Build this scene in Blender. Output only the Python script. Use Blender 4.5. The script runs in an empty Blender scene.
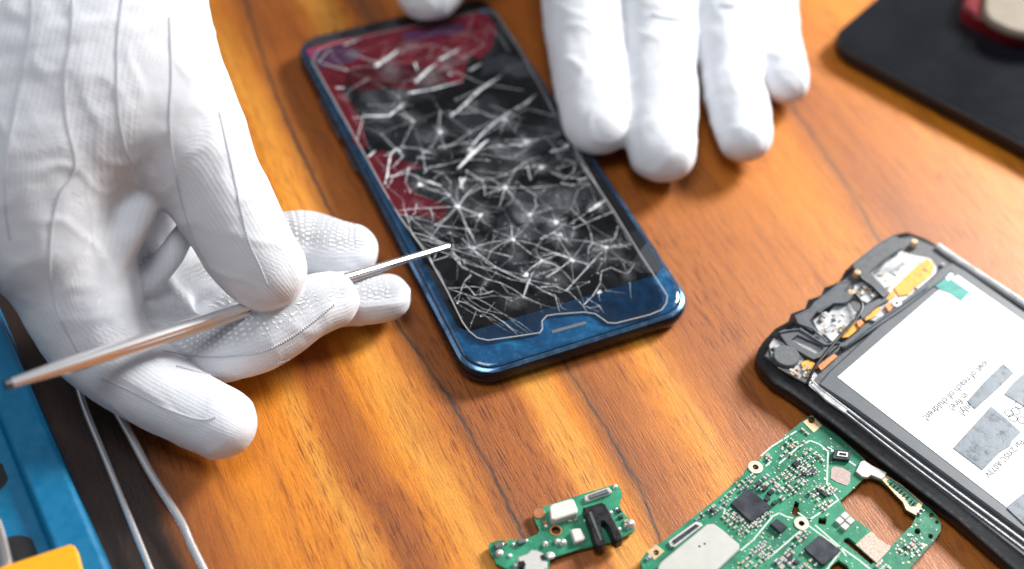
import bpy, bmesh, math, random
import numpy as np
from mathutils import Vector, Matrix, noise, geometry
from mathutils.bvhtree import BVHTree
from mathutils.kdtree import KDTree
random.seed(7)
S = 0.01                                   # everything below is written in centimetres
SC = bpy.context.scene
COL = SC.collection
V = Vector

# ------------------------------------------------------------------ camera
F, CH, PIT, ROLL = 1462.0, 32.4, 0.722, 0.081
FW = V((0, math.sin(PIT), -math.cos(PIT))); RT = V((1, 0, 0)); UP = RT.cross(FW)
c_, s_ = math.cos(ROLL), math.sin(ROLL)
R2 = RT * c_ + UP * s_; U2 = -RT * s_ + UP * c_
CO = V((0, 0, CH))
def ray(px, py):
    return FW + R2 * ((px - 512) / F) - U2 * ((py - 284.5) / F)
def at(px, py, z=0.0):
    d = ray(px, py); return CO + d * ((z - CH) / d.z)
def rad(p, rpx):
    return rpx * (p - CO).dot(FW) / F
cd = bpy.data.cameras.new('camera'); cam = bpy.data.objects.new('camera', cd); COL.objects.link(cam)
cd.sensor_width = 36; cd.lens = 36 * F / 1024; cd.clip_start = 0.01; cd.clip_end = 50
mw = Matrix((R2, U2, -FW)).transposed().to_4x4(); mw.translation = CO * S
cam.matrix_world = mw
cd.dof.use_dof = True; cd.dof.focus_distance = 0.392; cd.dof.aperture_fstop = 5.7
SC.camera = cam

# ------------------------------------------------------------------ materials
def mat(name, col, rough=.5, metal=0, spec=.5, coat=0, trans=0, emis=None):
    m = bpy.data.materials.new(name); m.use_nodes = True
    b = m.node_tree.nodes['Principled BSDF']
    b.inputs['Base Color'].default_value = (*col, 1); b.inputs['Roughness'].default_value = rough
    b.inputs['Metallic'].default_value = metal; b.inputs['Specular IOR Level'].default_value = spec
    b.inputs['Coat Weight'].default_value = coat; b.inputs['Transmission Weight'].default_value = trans
    return m
class NT:
    def __init__(s, m): s.t = m.node_tree; s.n = s.t.nodes; s.b = s.n['Principled BSDF']
    def new(s, typ, ins=None, **kw):
        n = s.n.new(typ)
        for k, v in kw.items(): setattr(n, k, v)
        for k, v in (ins or {}).items():
            if isinstance(v, bpy.types.NodeSocket): s.t.links.new(v, n.inputs[k])
            else: n.inputs[k].default_value = v
        return n
    def math(s, op, a, b=None, c=None):
        n = s.n.new('ShaderNodeMath'); n.operation = op
        for i, v in enumerate((a, b, c)):
            if v is None: continue
            if isinstance(v, bpy.types.NodeSocket): s.t.links.new(v, n.inputs[i])
            else: n.inputs[i].default_value = v
        return n.outputs[0]
    def mix(s, f, a, b, blend='MIX'):
        n = s.n.new('ShaderNodeMix'); n.data_type = 'RGBA'; n.blend_type = blend
        for i, v in ((0, f), (6, a), (7, b)):
            if isinstance(v, bpy.types.NodeSocket): s.t.links.new(v, n.inputs[i])
            elif i == 0: n.inputs[i].default_value = v
            else: n.inputs[i].default_value = (*v, 1) if len(v) == 3 else v
        return n.outputs[2]
    def ramp(s, fac, stops, interp='LINEAR'):
        n = s.n.new('ShaderNodeValToRGB'); e = n.color_ramp.elements; n.color_ramp.interpolation = interp
        stops = sorted(stops, key=lambda q: q[0])
        while len(e) < len(stops): e.new(0.5)
        for i, (p, c) in enumerate(stops):
            e[i].position = p; e[i].color = (*c, 1) if isinstance(c, (tuple, list)) else (c, c, c, 1)
        s.t.links.new(fac, n.inputs[0]); return n.outputs[0]
    def set(s, k, v): s.t.links.new(v, s.b.inputs[k])
    def bump(s, h, dist, strength=1.0):
        n = s.new('ShaderNodeBump', {'Height': h, 'Distance': dist * S, 'Strength': strength}); s.t.links.new(n.outputs[0], s.b.inputs['Normal'])
    def cm(s):
        tc = s.new('ShaderNodeTexCoord'); m = s.new('ShaderNodeMapping', {'Vector': tc.outputs['Object']}); m.inputs['Scale'].default_value = (100, 100, 100)
        return m.outputs[0]
def speckle(m, scale, amt, bump=0, rough=None):
    """small irregularities of dirt and tone in a material"""
    t = NT(m); v = t.cm()
    n = t.new('ShaderNodeTexNoise', {'Vector': v, 'Scale': scale, 'Detail': 6.0, 'Roughness': .65})
    base = tuple(t.b.inputs['Base Color'].default_value)[:3]
    r = t.ramp(n.outputs[0], [(.3, tuple(c * (1 - amt) for c in base)), (.7, tuple(min(1, c * (1 + amt)) for c in base))])
    t.set('Base Color', r)
    if bump: t.bump(n.outputs[0], bump)
    if rough: t.set('Roughness', t.ramp(n.outputs[0], [(.35, rough[0]), (.65, rough[1])]))
    return m

GA = math.radians(62)                                       # grain direction of the table
def pq(px, py):
    w = at(px, py); return (w.x * math.sin(GA) + w.y * math.cos(GA), w.x * math.cos(GA) - w.y * math.sin(GA))
def wood():
    m = mat('varnished_wood', (.4, .13, .02), .4); t = NT(m); v = t.cm()
    rot = t.new('ShaderNodeVectorRotate', {'Vector': v, 'Angle': GA}, rotation_type='Z_AXIS')
    sx = t.new('ShaderNodeSeparateXYZ', {'Vector': rot.outputs[0]}); q, p = sx.outputs[0], sx.outputs[1]
    def nz(sq, sp, det=4., ro=.55, off=0.):
        c = t.new('ShaderNodeCombineXYZ', {'X': t.math('MULTIPLY', q, sq), 'Y': t.math('MULTIPLY_ADD', p, sp, off), 'Z': off})
        return t.new('ShaderNodeTexNoise', {'Vector': c.outputs[0], 'Scale': 1.0, 'Detail': det, 'Roughness': ro}).outputs[0]
    P0, P1 = -2.0, 38.0
    L, M_, D, B, O = (.62, .26, .032), (.44, .135, .012), (.10, .024, .004), (.31, .086, .009), (.58, .190, .010)
    row = [(-60, (.022, .009, .005)), (140, (.022, .009, .005)), (176, B), (205, M_), (232, O), (300, O), (322, L), (340, M_), (352, B), (378, B), (392, O), (420, L), (455, M_), (482, B), (498, B),  # first stops: dark board with the hand and tray shadow painted in
           (530, B), (548, M_), (560, L), (590, L), (600, O), (625, B), (650, B), (672, M_), (695, O), (715, L), (735, M_), (765, B)]
    st = [((pq(x, 450)[0] - P0) / (P1 - P0), c) for x, c in row]
    st += [(.60, M_), (.64, O), (.70, B), (.8, O), (.9, M_)]
    pd = t.math('MULTIPLY_ADD', t.math('SUBTRACT', nz(.10, .25, 3.), .5), 1.5, p)
    pd = t.math('MULTIPLY_ADD', t.math('SUBTRACT', nz(.4, 1.1, 4., .6, 3.), .5), .7, pd)
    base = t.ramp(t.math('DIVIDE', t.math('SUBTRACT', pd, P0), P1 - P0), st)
    s1 = t.ramp(nz(.35, 5.0, 6., .65), [(.30, (.50, .42, .38)), (.5, (1, 1, 1)), (.72, (1.0, 1.0, 1.0))])
    c = t.mix(.75, base, s1, 'MULTIPLY')
    s1b = t.ramp(nz(.2, 2.2, 5., .6, 5.), [(.35, 0.), (.7, 1.)])
    c = t.mix(t.math('MULTIPLY', s1b, .5), c, (1.35, 1.42, 1.3), 'MULTIPLY')
    s2 = t.ramp(nz(1.3, 21.0, 3., .6, 7.), [(.53, (1, 1, 1)), (.64, (.36, .22, .16))])
    gate = t.ramp(nz(.13, .35, 2., .5, 21.), [(.40, 0.), (.6, 1.)])
    c = t.mix(t.math('MULTIPLY', gate, .95), c, s2, 'MULTIPLY')
    s3 = t.ramp(nz(2.2, 60.0, 2., .5, 11.), [(.35, (.68, .62, .6)), (.6, (1.1, 1.1, 1.1))])
    c = t.mix(.5, c, s3, 'MULTIPLY')
    s4 = nz(14., 16., 3., .7, 31.)
    c = t.mix(.5, c, t.ramp(s4, [(.3, (.72, .66, .6)), (.65, (1.12, 1.12, 1.12))]), 'MULTIPLY')
    # the two dark joints between boards, which wander along the grain
    Q0, Q1 = -46.0, -4.0
    joint = None
    for pts, w in (([(225, -40), (245, 0), (270, 80), (300, 150), (330, 210), (372, 280), (405, 335), (432, 372), (450, 400), (478, 447), (497, 482), (520, 530), (545, 580)], .06),
                   ([(300, -100), (480, 200), (565, 365), (588, 400), (612, 440), (640, 488), (660, 540), (672, 570)], .05),
                   ([(690, -60), (760, 60), (850, 190), (960, 380), (1100, 600)], .03)):
        pv = [pq(*a) for a in pts]; lo = min(a[0] for a in pv) - .2; hi = max(a[0] for a in pv) + .2
        sh = t.ramp(t.math('DIVIDE', t.math('SUBTRACT', q, Q0), Q1 - Q0), [((a[1] - Q0) / (Q1 - Q0), (a[0] - lo) / (hi - lo)) for a in pv])
        cen = t.math('MULTIPLY_ADD', sh, hi - lo, lo)
        cen = t.math('ADD', cen, t.math('MULTIPLY', t.math('SUBTRACT', nz(1.2, 0., 3., .6, 13.), .5), .25))
        d = t.math('ABSOLUTE', t.math('SUBTRACT', p, cen))
        k = t.new('ShaderNodeMapRange', {'Value': d, 'From Min': w * .45, 'From Max': w * 1.5, 'To Min': .92, 'To Max': 0.}).outputs[0]
        k = t.math('MULTIPLY', k, t.ramp(nz(.8, 3., 3., .6, 17.), [(.25, .35), (.5, 1.)]))
        soft = t.new('ShaderNodeMapRange', {'Value': d, 'From Min': 0., 'From Max': w * 9, 'To Min': .35, 'To Max': 0.}).outputs[0]
        k = t.math('MAXIMUM', k, soft)
        joint = k if joint is None else t.math('MAXIMUM', joint, k)
    c = t.mix(joint, c, (.045, .026, .018))
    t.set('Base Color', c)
    t.set('Roughness', t.ramp(nz(1.2, 9., 5., .7, 2.), [(.3, .38), (.7, .55)]))
    t.bump(t.math('ADD', t.math('MULTIPLY', nz(1.3, 21.0, 3., .6, 7.), -1.), t.math('MULTIPLY', nz(12, 14, 3, .6), .6)), .012)
    t.b.inputs['Specular IOR Level'].default_value = .5
    return m
M = {}
M['wood'] = wood()
M['black_plastic'] = speckle(mat('black_plastic', (.008, .008, .010), .38, spec=.35), 6, .4, .004, (.3, .5))
M['dark_plastic'] = speckle(mat('dark_plastic', (.07, .077, .085), .45), 5, .3, .004)
M['grey_plastic'] = speckle(mat('grey_plastic', (.085, .097, .11), .42), 2, .15, 0)
M['navy_metal'] = speckle(mat('navy_metal', (.007, .014, .030), .22, .5), 3, .3, 0, (.16, .30))
M['navy_bright'] = speckle(mat('navy_chamfer', (.10, .20, .34), .18, .85), 3, .35, .0, (.14, .3))
M['blue_glass'] = mat('blue_glass', (.006, .062, .155), .09, 0, .7)
def blue_face(m):
    t = NT(m); v = t.cm(); n = t.new('ShaderNodeTexNoise', {'Vector': v, 'Scale': 1.3, 'Detail': 7., 'Roughness': .7, 'Distortion': .6})
    t.set('Base Color', t.ramp(n.outputs[0], [(.34, (.003, .030, .080)), (.52, (.005, .056, .145)), (.68, (.010, .115, .24))]))
    n2 = t.new('ShaderNodeTexNoise', {'Vector': v, 'Scale': 5., 'Detail': 8., 'Roughness': .75})
    t.set('Roughness', t.ramp(n2.outputs[0], [(.45, .07), (.7, .4)]))
blue_face(M['blue_glass'])
M['steel'] = mat('polished_steel', (.82, .82, .84), .22, .85)
M['steel_dark'] = mat('dark_steel', (.22, .22, .23), .3, 1)
M['gold'] = speckle(mat('gold_pad', (.78, .56, .34), .35, .6), 20, .15)
M['cream'] = speckle(mat('cream_ring', (.66, .60, .46), .45), 20, .1)
M['solder'] = speckle(mat('solder', (.78, .77, .74), .32, .6), 30, .2)
M['white_ceramic'] = speckle(mat('white_ceramic', (.60, .58, .54), .5), 20, .08)
M['tan_chip'] = speckle(mat('tan_capacitor', (.42, .30, .20), .5), 30, .25)
M['grey_chip'] = speckle(mat('grey_component', (.10, .11, .12), .45), 20, .3)
M['black_chip'] = speckle(mat('black_chip', (.035, .04, .05), .3), 2.2, .3, .0, (.2, .36))
M['copper'] = speckle(mat('copper', (.62, .26, .12), .35, .7), 20, .25)
M['silver_cloth'] = speckle(mat('shield_plate', (.47, .47, .44), .45, .2), 2.5, .06, .004)
M['foil'] = speckle(mat('brown_foil', (.40, .32, .26), .5, .2), 22, .4, .01)
M['pink_sticker'] = speckle(mat('pink_sticker', (.42, .31, .28), .6), 9, .2)
M['pcb'] = mat('green_circuit_board', (.03, .22, .12), .3)
def pcb(m):
    t = NT(m); v = t.cm()
    rot = t.new('ShaderNodeVectorRotate', {'Vector': v, 'Angle': math.radians(-47)}, rotation_type='Z_AXIS').outputs[0]
    n = t.new('ShaderNodeTexNoise', {'Vector': rot, 'Scale': 1.6, 'Detail': 5.}); v2 = t.new('ShaderNodeTexVoronoi', {'Vector': rot, 'Scale': 7.}, distance='CHEBYCHEV')
    c = t.ramp(n.outputs[0], [(.35, (.018, .150, .085)), (.65, (.045, .29, .165))])
    b = t.new('ShaderNodeTexBrick', {'Vector': rot, 'Scale': 4.0, 'Mortar Size': .035, 'Color1': (1, 1, 1, 1), 'Color2': (.90, .90, .90, 1), 'Mortar': (.72, .78, .75, 1)})
    c = t.mix(.6, c, b.outputs[0], 'MULTIPLY')
    dots = t.ramp(v2.outputs[0], [(.10, 1.), (.14, 0.)])
    c = t.mix(t.math('MULTIPLY', dots, .55), c, (.25, .52, .40))
    t.set('Base Color', c)
pcb(M['pcb'])
M['trace'] = speckle(mat('silver_trace', (.50, .60, .53), .4, .2), 20, .2)
M['label_white'] = speckle(mat('white_label', (.86, .87, .87), .5), 2, .02)
M['patch'] = speckle(mat('grey_adhesive', (.125, .155, .19), .4), 3.5, .25, .006, (.25, .5))
M['ink'] = mat('grey_ink', (.05, .055, .065), .6)
M['ink_soft'] = mat('faint_ink', (.26, .27, .30), .6)
M['teal'] = speckle(mat('teal_sticker', (.01, .26, .22), .45), 6, .3)
M['orange_flex'] = speckle(mat('orange_flex', (.75, .36, .05), .35), 7, .25, .004)
M['pale_metal'] = speckle(mat('pale_metal_plate', (.44, .45, .46), .35, .35), 3, .10, .01, (.25, .5))
M['blue_plastic'] = speckle(mat('blue_plastic', (.0, .13, .27), .42), 3, .08, 0, (.3, .5))
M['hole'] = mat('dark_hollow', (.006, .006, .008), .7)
M['yellow'] = speckle(mat('yellow_plastic', (.85, .36, .004), .45), 5, .06)
M['tablet_glass'] = speckle(mat('tablet_glass', (.009, .010, .013), .12), .5, .3, 0, (.10, .14))
M['red_plastic'] = mat('red_plastic', (.15, .004, .010), .3)
M['cream_plastic'] = speckle(mat('beige_plastic', (.19, .155, .11), .5), 2, .15)
M['vib'] = speckle(mat('motor_cap', (.085, .095, .105), .5), 8, .3)
M['seam_thread'] = mat('grey_thread', (.52, .53, .57), .9)
M['wire'] = mat('black_wire', (.01, .01, .012), .4)
M['blue_dot'] = mat('blue_mark', (.03, .10, .28), .4)

# display, with uneven shard reflections painted in as grey and red tones
def display():
    m = mat('display', (.012, .014, .017), .12, 0, .5); t = NT(m); v = t.cm()
    vo = t.new('ShaderNodeTexVoronoi', {'Vector': v, 'Scale': .95, 'Randomness': 1.0}); sep = t.new('ShaderNodeSeparateColor', {'Color': vo.outputs['Color']})
    t.set('Base Color', t.ramp(sep.outputs[0], [(0, (.006, .006, .008)), (.3, (.014, .016, .020)), (.55, (.028, .032, .038)), (.8, (.048, .053, .060))], 'CONSTANT'))
    return m
M['display'] = display()
M['wine'] = speckle(mat('burgundy_reflection', (.25, .018, .035), .2), 1.6, .45)
M['wine_dark'] = speckle(mat('dark_burgundy_reflection', (.12, .008, .016), .2), 2, .4)
M['violet'] = speckle(mat('violet_reflection', (.15, .05, .13), .2), 2, .35)
# glass of the protector: clear, every shard leans its own way
def protector():
    m = bpy.data.materials.new('cracked_clear_glass'); m.use_nodes = True; t = m.node_tree; n = t.nodes; n.clear()
    out = n.new('ShaderNodeOutputMaterial'); mx = n.new('ShaderNodeMixShader'); tr = n.new('ShaderNodeBsdfTransparent'); gl = n.new('ShaderNodeBsdfGlossy')
    fr = n.new('ShaderNodeFresnel'); fr.inputs['IOR'].default_value = 1.5
    tc = n.new('ShaderNodeTexCoord'); mp = n.new('ShaderNodeMapping'); mp.inputs['Scale'].default_value = (100, 100, 100)
    vo = n.new('ShaderNodeTexVoronoi'); vo.inputs['Scale'].default_value = 1.1
    sub = n.new('ShaderNodeVectorMath'); sub.operation = 'SUBTRACT'; sub.inputs[1].default_value = (.5, .5, .5)
    sc = n.new('ShaderNodeVectorMath'); sc.operation = 'SCALE'; sc.inputs['Scale'].default_value = .22
    ge = n.new('ShaderNodeNewGeometry'); ad = n.new('ShaderNodeVectorMath'); nm = n.new('ShaderNodeVectorMath'); nm.operation = 'NORMALIZE'
    L = t.links.new
    L(tc.outputs['Object'], mp.inputs[0]); L(mp.outputs[0], vo.inputs['Vector']); L(vo.outputs['Color'], sub.inputs[0]); L(sub.outputs[0], sc.inputs[0])
    L(ge.outputs['Normal'], ad.inputs[0]); L(sc.outputs[0], ad.inputs[1]); L(ad.outputs[0], nm.inputs[0]); L(nm.outputs[0], gl.inputs['Normal']); L(nm.outputs[0], fr.inputs['Normal'])
    gl.inputs['Roughness'].default_value = .06; tr.inputs['Color'].default_value = (.96, .97, .98, 1)
    L(fr.outputs[0], mx.inputs[0]); L(tr.outputs[0], mx.inputs[1]); L(gl.outputs[0], mx.inputs[2]); L(mx.outputs[0], out.inputs[0])
    return m
M['glass'] = protector()
def crack_mat(name, alpha, col=(.80, .83, .86), sc=9.):
    m = mat(name, col, .45); t = NT(m); v = t.cm()
    n = t.new('ShaderNodeTexNoise', {'Vector': v, 'Scale': sc, 'Detail': 5., 'Roughness': .7})
    t.set('Alpha', t.ramp(n.outputs[0], [(.34, alpha * .15), (.56, alpha)]))
    return m
M['crack'] = crack_mat('crushed_glass', 1.0)
M['crack_soft'] = crack_mat('hairline_crack', .62)
M['crack_dust'] = crack_mat('glass_dust', .22, sc=5.)
M['dust'] = mat('crushed_glass_dust', (.62, .66, .70), .6)
def dustm(m):
    t = NT(m); v = t.cm(); a = t.new('ShaderNodeAttribute', attribute_name='fade'); n = t.new('ShaderNodeTexNoise', {'Vector': v, 'Scale': 7., 'Detail': 6., 'Roughness': .75, 'Distortion': 1.2})
    t.set('Alpha', t.math('MULTIPLY', t.math('MULTIPLY', a.outputs['Fac'], t.ramp(n.outputs[0], [(.38, .08), (.66, 1.)])), .30))
dustm(M['dust'])
M['glass_edge'] = mat('glass_edge', (.62, .62, .60), .3); M['glass_edge'].node_tree.nodes['Principled BSDF'].inputs['Alpha'].default_value = .55

def fabric(name, back):
    m = mat(name, (.76, .77, .80), .9, 0, .2); t = NT(m); b = t.b
    b.inputs['Sheen Weight'].default_value = .25; b.inputs['Subsurface Weight'].default_value = .0
    uv = t.new('ShaderNodeAttribute', attribute_name='weave'); sx = t.new('ShaderNodeSeparateXYZ', {'Vector': uv.outputs['Vector']})
    u, w, pad = sx.outputs[0], sx.outputs[1], sx.outputs[2]
    def tri(x, f): return t.math('SINE', t.math('MULTIPLY', x, f * 6.2832))
    rib = t.math('MULTIPLY_ADD', tri(u, 8.0), .5, .5)
    row = t.math('MULTIPLY_ADD', tri(w, 11.0), .5, .5)
    knit = t.math('ADD', t.math('MULTIPLY', rib, .7), t.math('MULTIPLY', row, .3))
    # raised grip dots, staggered
    du = t.math('MULTIPLY', u, 6.4); dw = t.math('MULTIPLY', w, 6.4)
    half = t.math('MULTIPLY', t.math('FLOOR', dw), .5)
    fu = t.math('SUBTRACT', t.math('FRACT', t.math('ADD', du, half)), .5); fw = t.math('SUBTRACT', t.math('FRACT', dw), .5)
    dd = t.math('SQRT', t.math('ADD', t.math('MULTIPLY', fu, fu), t.math('MULTIPLY', fw, fw)))
    dot = t.new('ShaderNodeMapRange', {'Value': dd, 'From Min': .16, 'From Max': .32, 'To Min': 1., 'To Max': 0.}).outputs[0]
    dotp = t.math('MULTIPLY', dot, pad)
    v = t.cm(); n = t.new('ShaderNodeTexNoise', {'Vector': v, 'Scale': 1.1, 'Detail': 4., 'Roughness': .6}).outputs[0]
    fz = t.new('ShaderNodeTexNoise', {'Vector': v, 'Scale': 22., 'Detail': 3.}).outputs[0]
    h = t.math('ADD', t.math('MULTIPLY', knit, .38), t.math('MULTIPLY', dotp, 2.8)); h = t.math('ADD', h, t.math('MULTIPLY', fz, .5)); 
    h = t.math('ADD', h, t.math('MULTIPLY', n, 3.))
    t.bump(h, .02, .55)
    base = t.mix(t.math('MULTIPLY', knit, .30), (.64, .66, .705), (.79, .80, .83))
    padc = t.mix(dot, (.34, .35, .37), (.86, .86, .86))
    t.set('Base Color', t.mix(t.math('MULTIPLY', pad, .9), base, padc))
    return m
M['knit'] = fabric('white_knit_fabric', True)
M['plain_knit'] = fabric('white_cotton_fabric', False)

# ------------------------------------------------------------------ mesh building
def tag(o, label=None, cat=None, group=None, kind=None):
    if label: o['label'] = label
    if cat: o['category'] = cat
    if group: o['group'] = group
    if kind: o['kind'] = kind
    return o
def thing(name, label, cat, loc, group=None):
    o = bpy.data.objects.new(name, None); COL.objects.link(o); o.location = V(loc) * S; o.empty_display_size = .01
    return tag(o, label, cat, group)
def org(o):                                    # origin of a thing or part in cm, everything is unrotated
    return V((0, 0, 0)) if o is None else (V(o.location) / S + org(o.parent))
def area2(p): return sum(p[i].x * p[(i + 1) % len(p)].y - p[(i + 1) % len(p)].x * p[i].y for i in range(len(p)))
class MB:
    def __init__(s): s.v = []; s.f = []; s.m = []
    def face(s, pts, mi=0):
        b = len(s.v); s.v += [V(p) for p in pts]; s.f.append(list(range(b, b + len(pts)))); s.m.append(mi); return s
    def loft(s, rings, mi=0, cap0=True, cap1=True, mtop=None):
        b = len(s.v); n = len(rings[0])
        for r in rings: s.v += [V(p) for p in r]
        for k in range(len(rings) - 1):
            for i in range(n):
                j = (i + 1) % n; s.f.append([b + k * n + i, b + k * n + j, b + (k + 1) * n + j, b + (k + 1) * n + i]); s.m.append(mi)
        if cap0: s.f.append([b + i for i in reversed(range(n))]); s.m.append(mi)
        if cap1: s.f.append([b + (len(rings) - 1) * n + i for i in range(n)]); s.m.append(mi if mtop is None else mtop)
        return s
    def prism(s, poly, z0, z1, mi=0, ch=0.0, holes=(), mtop=None):
        """poly: world points in plan; a slab from z0 to z1, optionally chamfered at the top"""
        P = [V((p[0], p[1], 0)) for p in poly]
        if area2(P) < 0: P.reverse()
        if not holes:
            R = [[V((p.x, p.y, z0)) for p in P]]
            if ch: R += [[V((p.x, p.y, z1 - ch)) for p in P], [V((p.x, p.y, z1)) for p in inset(P, ch)]]
            else: R += [[V((p.x, p.y, z1)) for p in P]]
            return s.loft(R, mi, mtop=mtop)
        H = []
        for h in holes:
            h = [V((p[0], p[1], 0)) for p in h]
            if area2(h) > 0: h.reverse()
            H.append(h)
        loops = [P] + H; flat = [p for l in loops for p in l]
        tris = geometry.tessellate_polygon(loops); b = len(s.v); n = len(flat)
        s.v += [V((p.x, p.y, z0)) for p in flat] + [V((p.x, p.y, z1)) for p in flat]
        for t in tris:
            a = [flat[i] for i in t]
            if area2(a) < 0: t = tuple(reversed(t))
            s.f.append([b + n + i for i in t]); s.m.append(mi if mtop is None else mtop); s.f.append([b + i for i in reversed(t)]); s.m.append(mi)
        o = b
        for l in loops:
            k = len(l)
            for i in range(k):
                j = (i + 1) % k; s.f.append([o + i, o + j, o + n + j, o + n + i]); s.m.append(mi)
            o += k
        return s
    def pp(s, px, z0, z1, mi=0, ch=0.0, holes=(), mtop=None, zref=None):
        zr = z1 if zref is None else zref
        return s.prism([at(x, y, zr) for x, y in px], z0, z1, mi, ch, [[at(x, y, zr) for x, y in h] for h in holes], mtop)
    def cyl(s, c, r0, r1, z0, z1, mi=0, n=20, mtop=None, ch=0):
        ring = lambda r, z: [V((c[0] + r * math.cos(2 * math.pi * i / n), c[1] + r * math.sin(2 * math.pi * i / n), z)) for i in range(n)]
        R = [ring(r0, z0), ring(r1, z1 - ch)] + ([ring(r1 - ch, z1)] if ch else [])
        return s.loft(R, mi, mtop=mtop)
    def ringd(s, c, ro, ri, z0, z1, mi=0, n=24):
        f = lambda r: [V((c[0] + r * math.cos(2 * math.pi * i / n), c[1] + r * math.sin(2 * math.pi * i / n), 0)) for i in range(n)]
        return s.prism(f(ro), z0, z1, mi, 0, [f(ri)])
    def box(s, c, a, lx, ly, z0, z1, mi=0, ch=0.0, mtop=None):
        d = V((math.cos(a), math.sin(a), 0)); e = V((-d.y, d.x, 0)); c = V((c[0], c[1], 0))
        return s.prism([c + d * x * lx / 2 + e * y * ly / 2 for x, y in ((-1, -1), (1, -1), (1, 1), (-1, 1))], z0, z1, mi, ch, mtop=mtop)
    def tube(s, pts, r, mi=0, n=8, sx=1., upv=None):
        pts = [V(p) for p in pts]; R = []
        for i, p in enumerate(pts):
            d = (pts[min(i + 1, len(pts) - 1)] - pts[max(i - 1, 0)]).normalized()
            u = V((0, 0, 1)) if abs(d.z) < .9 else V((1, 0, 0)); a = d.cross(u).normalized(); b = a.cross(d)
            rr = r[i] if isinstance(r, (list, tuple)) else r
            R.append([p + (a * math.cos(2 * math.pi * k / n) * sx + b * math.sin(2 * math.pi * k / n)) * rr for k in range(n)])
        return s.loft(R, mi)
    def strip(s, pts, w, z, mi=0):
        """flat ribbon along plan points, width w (number or list), lying at height z"""
        n = len(pts)
        for i in range(n - 1):
            a, b = V((pts[i][0], pts[i][1], 0)), V((pts[i + 1][0], pts[i + 1][1], 0)); d = (b - a)
            if d.length < 1e-5: continue
            d.normalize(); e = V((-d.y, d.x, 0)); wa = w[i] if isinstance(w, list) else w; wb = w[i + 1] if isinstance(w, list) else w
            zz = z if not callable(z) else None
            q = [a - e * wa / 2, b - e * wb / 2, b + e * wb / 2, a + e * wa / 2]
            s.face([V((p.x, p.y, z(p) if callable(z) else z)) for p in q], mi)
        return s
    def build(s, name, mats, parent=None, smooth=False, bevel=0, seg=2, origin=None, angle=35):
        if parent is None:
            if origin is None:
                zs = min(p.z for p in s.v); origin = V((sum(p.x for p in s.v) / len(s.v), sum(p.y for p in s.v) / len(s.v), zs))
            o0 = V(origin)
        else: o0 = org(parent)
        me = bpy.data.meshes.new(name); me.from_pydata([((p - o0) * S)[:] for p in s.v], [], s.f); 
        if not isinstance(mats, (list, tuple)): mats = [mats]
        for m in mats: me.materials.append(m if not isinstance(m, str) else M[m])
        me.polygons.foreach_set('material_index', s.m); me.validate(); me.update()
        o = bpy.data.objects.new(name, me); COL.objects.link(o)
        if parent is None: o.location = o0 * S
        else: o.parent = parent
        if smooth:
            for p in me.polygons: p.use_smooth = True
            try: me.set_sharp_from_angle(angle=math.radians(angle))
            except Exception: pass
        if bevel:
            bm = bmesh.new(); bm.from_mesh(me); bmesh.ops.remove_doubles(bm, verts=bm.verts, dist=1e-7); bm.to_mesh(me); bm.free()
            b = o.modifiers.new('bevel', 'BEVEL'); b.width = bevel * S; b.segments = seg; b.limit_method = 'ANGLE'; b.angle_limit = math.radians(40)
        return o
def inset(P, d):
    n = len(P); out = []
    for i in range(n):
        a, b, c = P[i - 1], P[i], P[(i + 1) % n]
        e1 = (b - a).normalized(); e2 = (c - b).normalized(); n1 = V((-e1.y, e1.x, 0)); n2 = V((-e2.y, e2.x, 0))
        m = n1 + n2; k = m.length_squared
        out.append(b + (m * (2 * d / k) if k > 1.0 else m * 2 * d))
    return out
def catmull(P, k=6, closed=False):
    out = []; n = len(P)
    rng = range(n if closed else n - 1)
    for i in rng:
        if closed: p = [P[(i + j - 1) % n] for j in range(4)]
        else: p = [P[max(i - 1, 0)], P[i], P[i + 1], P[min(i + 2, n - 1)]]
        for j in range(k):
            t = j / k
            out.append(tuple(.5 * (2 * p[1][m] + (p[2][m] - p[0][m]) * t + (2 * p[0][m] - 5 * p[1][m] + 4 * p[2][m] - p[3][m]) * t * t + (3 * p[1][m] - p[0][m] - 3 * p[2][m] + p[3][m]) * t ** 3) for m in range(len(P[0]))))
    if not closed: out.append(tuple(P[-1]))
    return out
def rrect(o, a, x0, y0, x1, y1, r, z, n=8):
    """rounded rectangle in a frame at o turned by a; returns world points"""
    d = V((math.cos(a), math.sin(a), 0)); e = V((-d.y, d.x, 0)); out = []
    for cx, cy, st in ((x1 - r, y0 + r, -90), (x1 - r, y1 - r, 0), (x0 + r, y1 - r, 90), (x0 + r, y0 + r, 180)):
        for k in range(n + 1):
            t = math.radians(st + 90 * k / n); p = o + d * (cx + r * math.cos(t)) + e * (cy + r * math.sin(t)); out.append(V((p.x, p.y, z)))
    return out

# ------------------------------------------------------------------ the table
g = MB(); g.face([(-120, -40, 0), (120, -40, 0), (120, 150, 0), (-120, 150, 0)]); g.face([(-120, -40, -3), (-120, 150, -3), (120, 150, -3), (120, -40, -3)])
g.build('table_top', 'wood', origin=(0, 0, 0)); tag(bpy.data.objects['table_top'], kind='structure')

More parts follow.
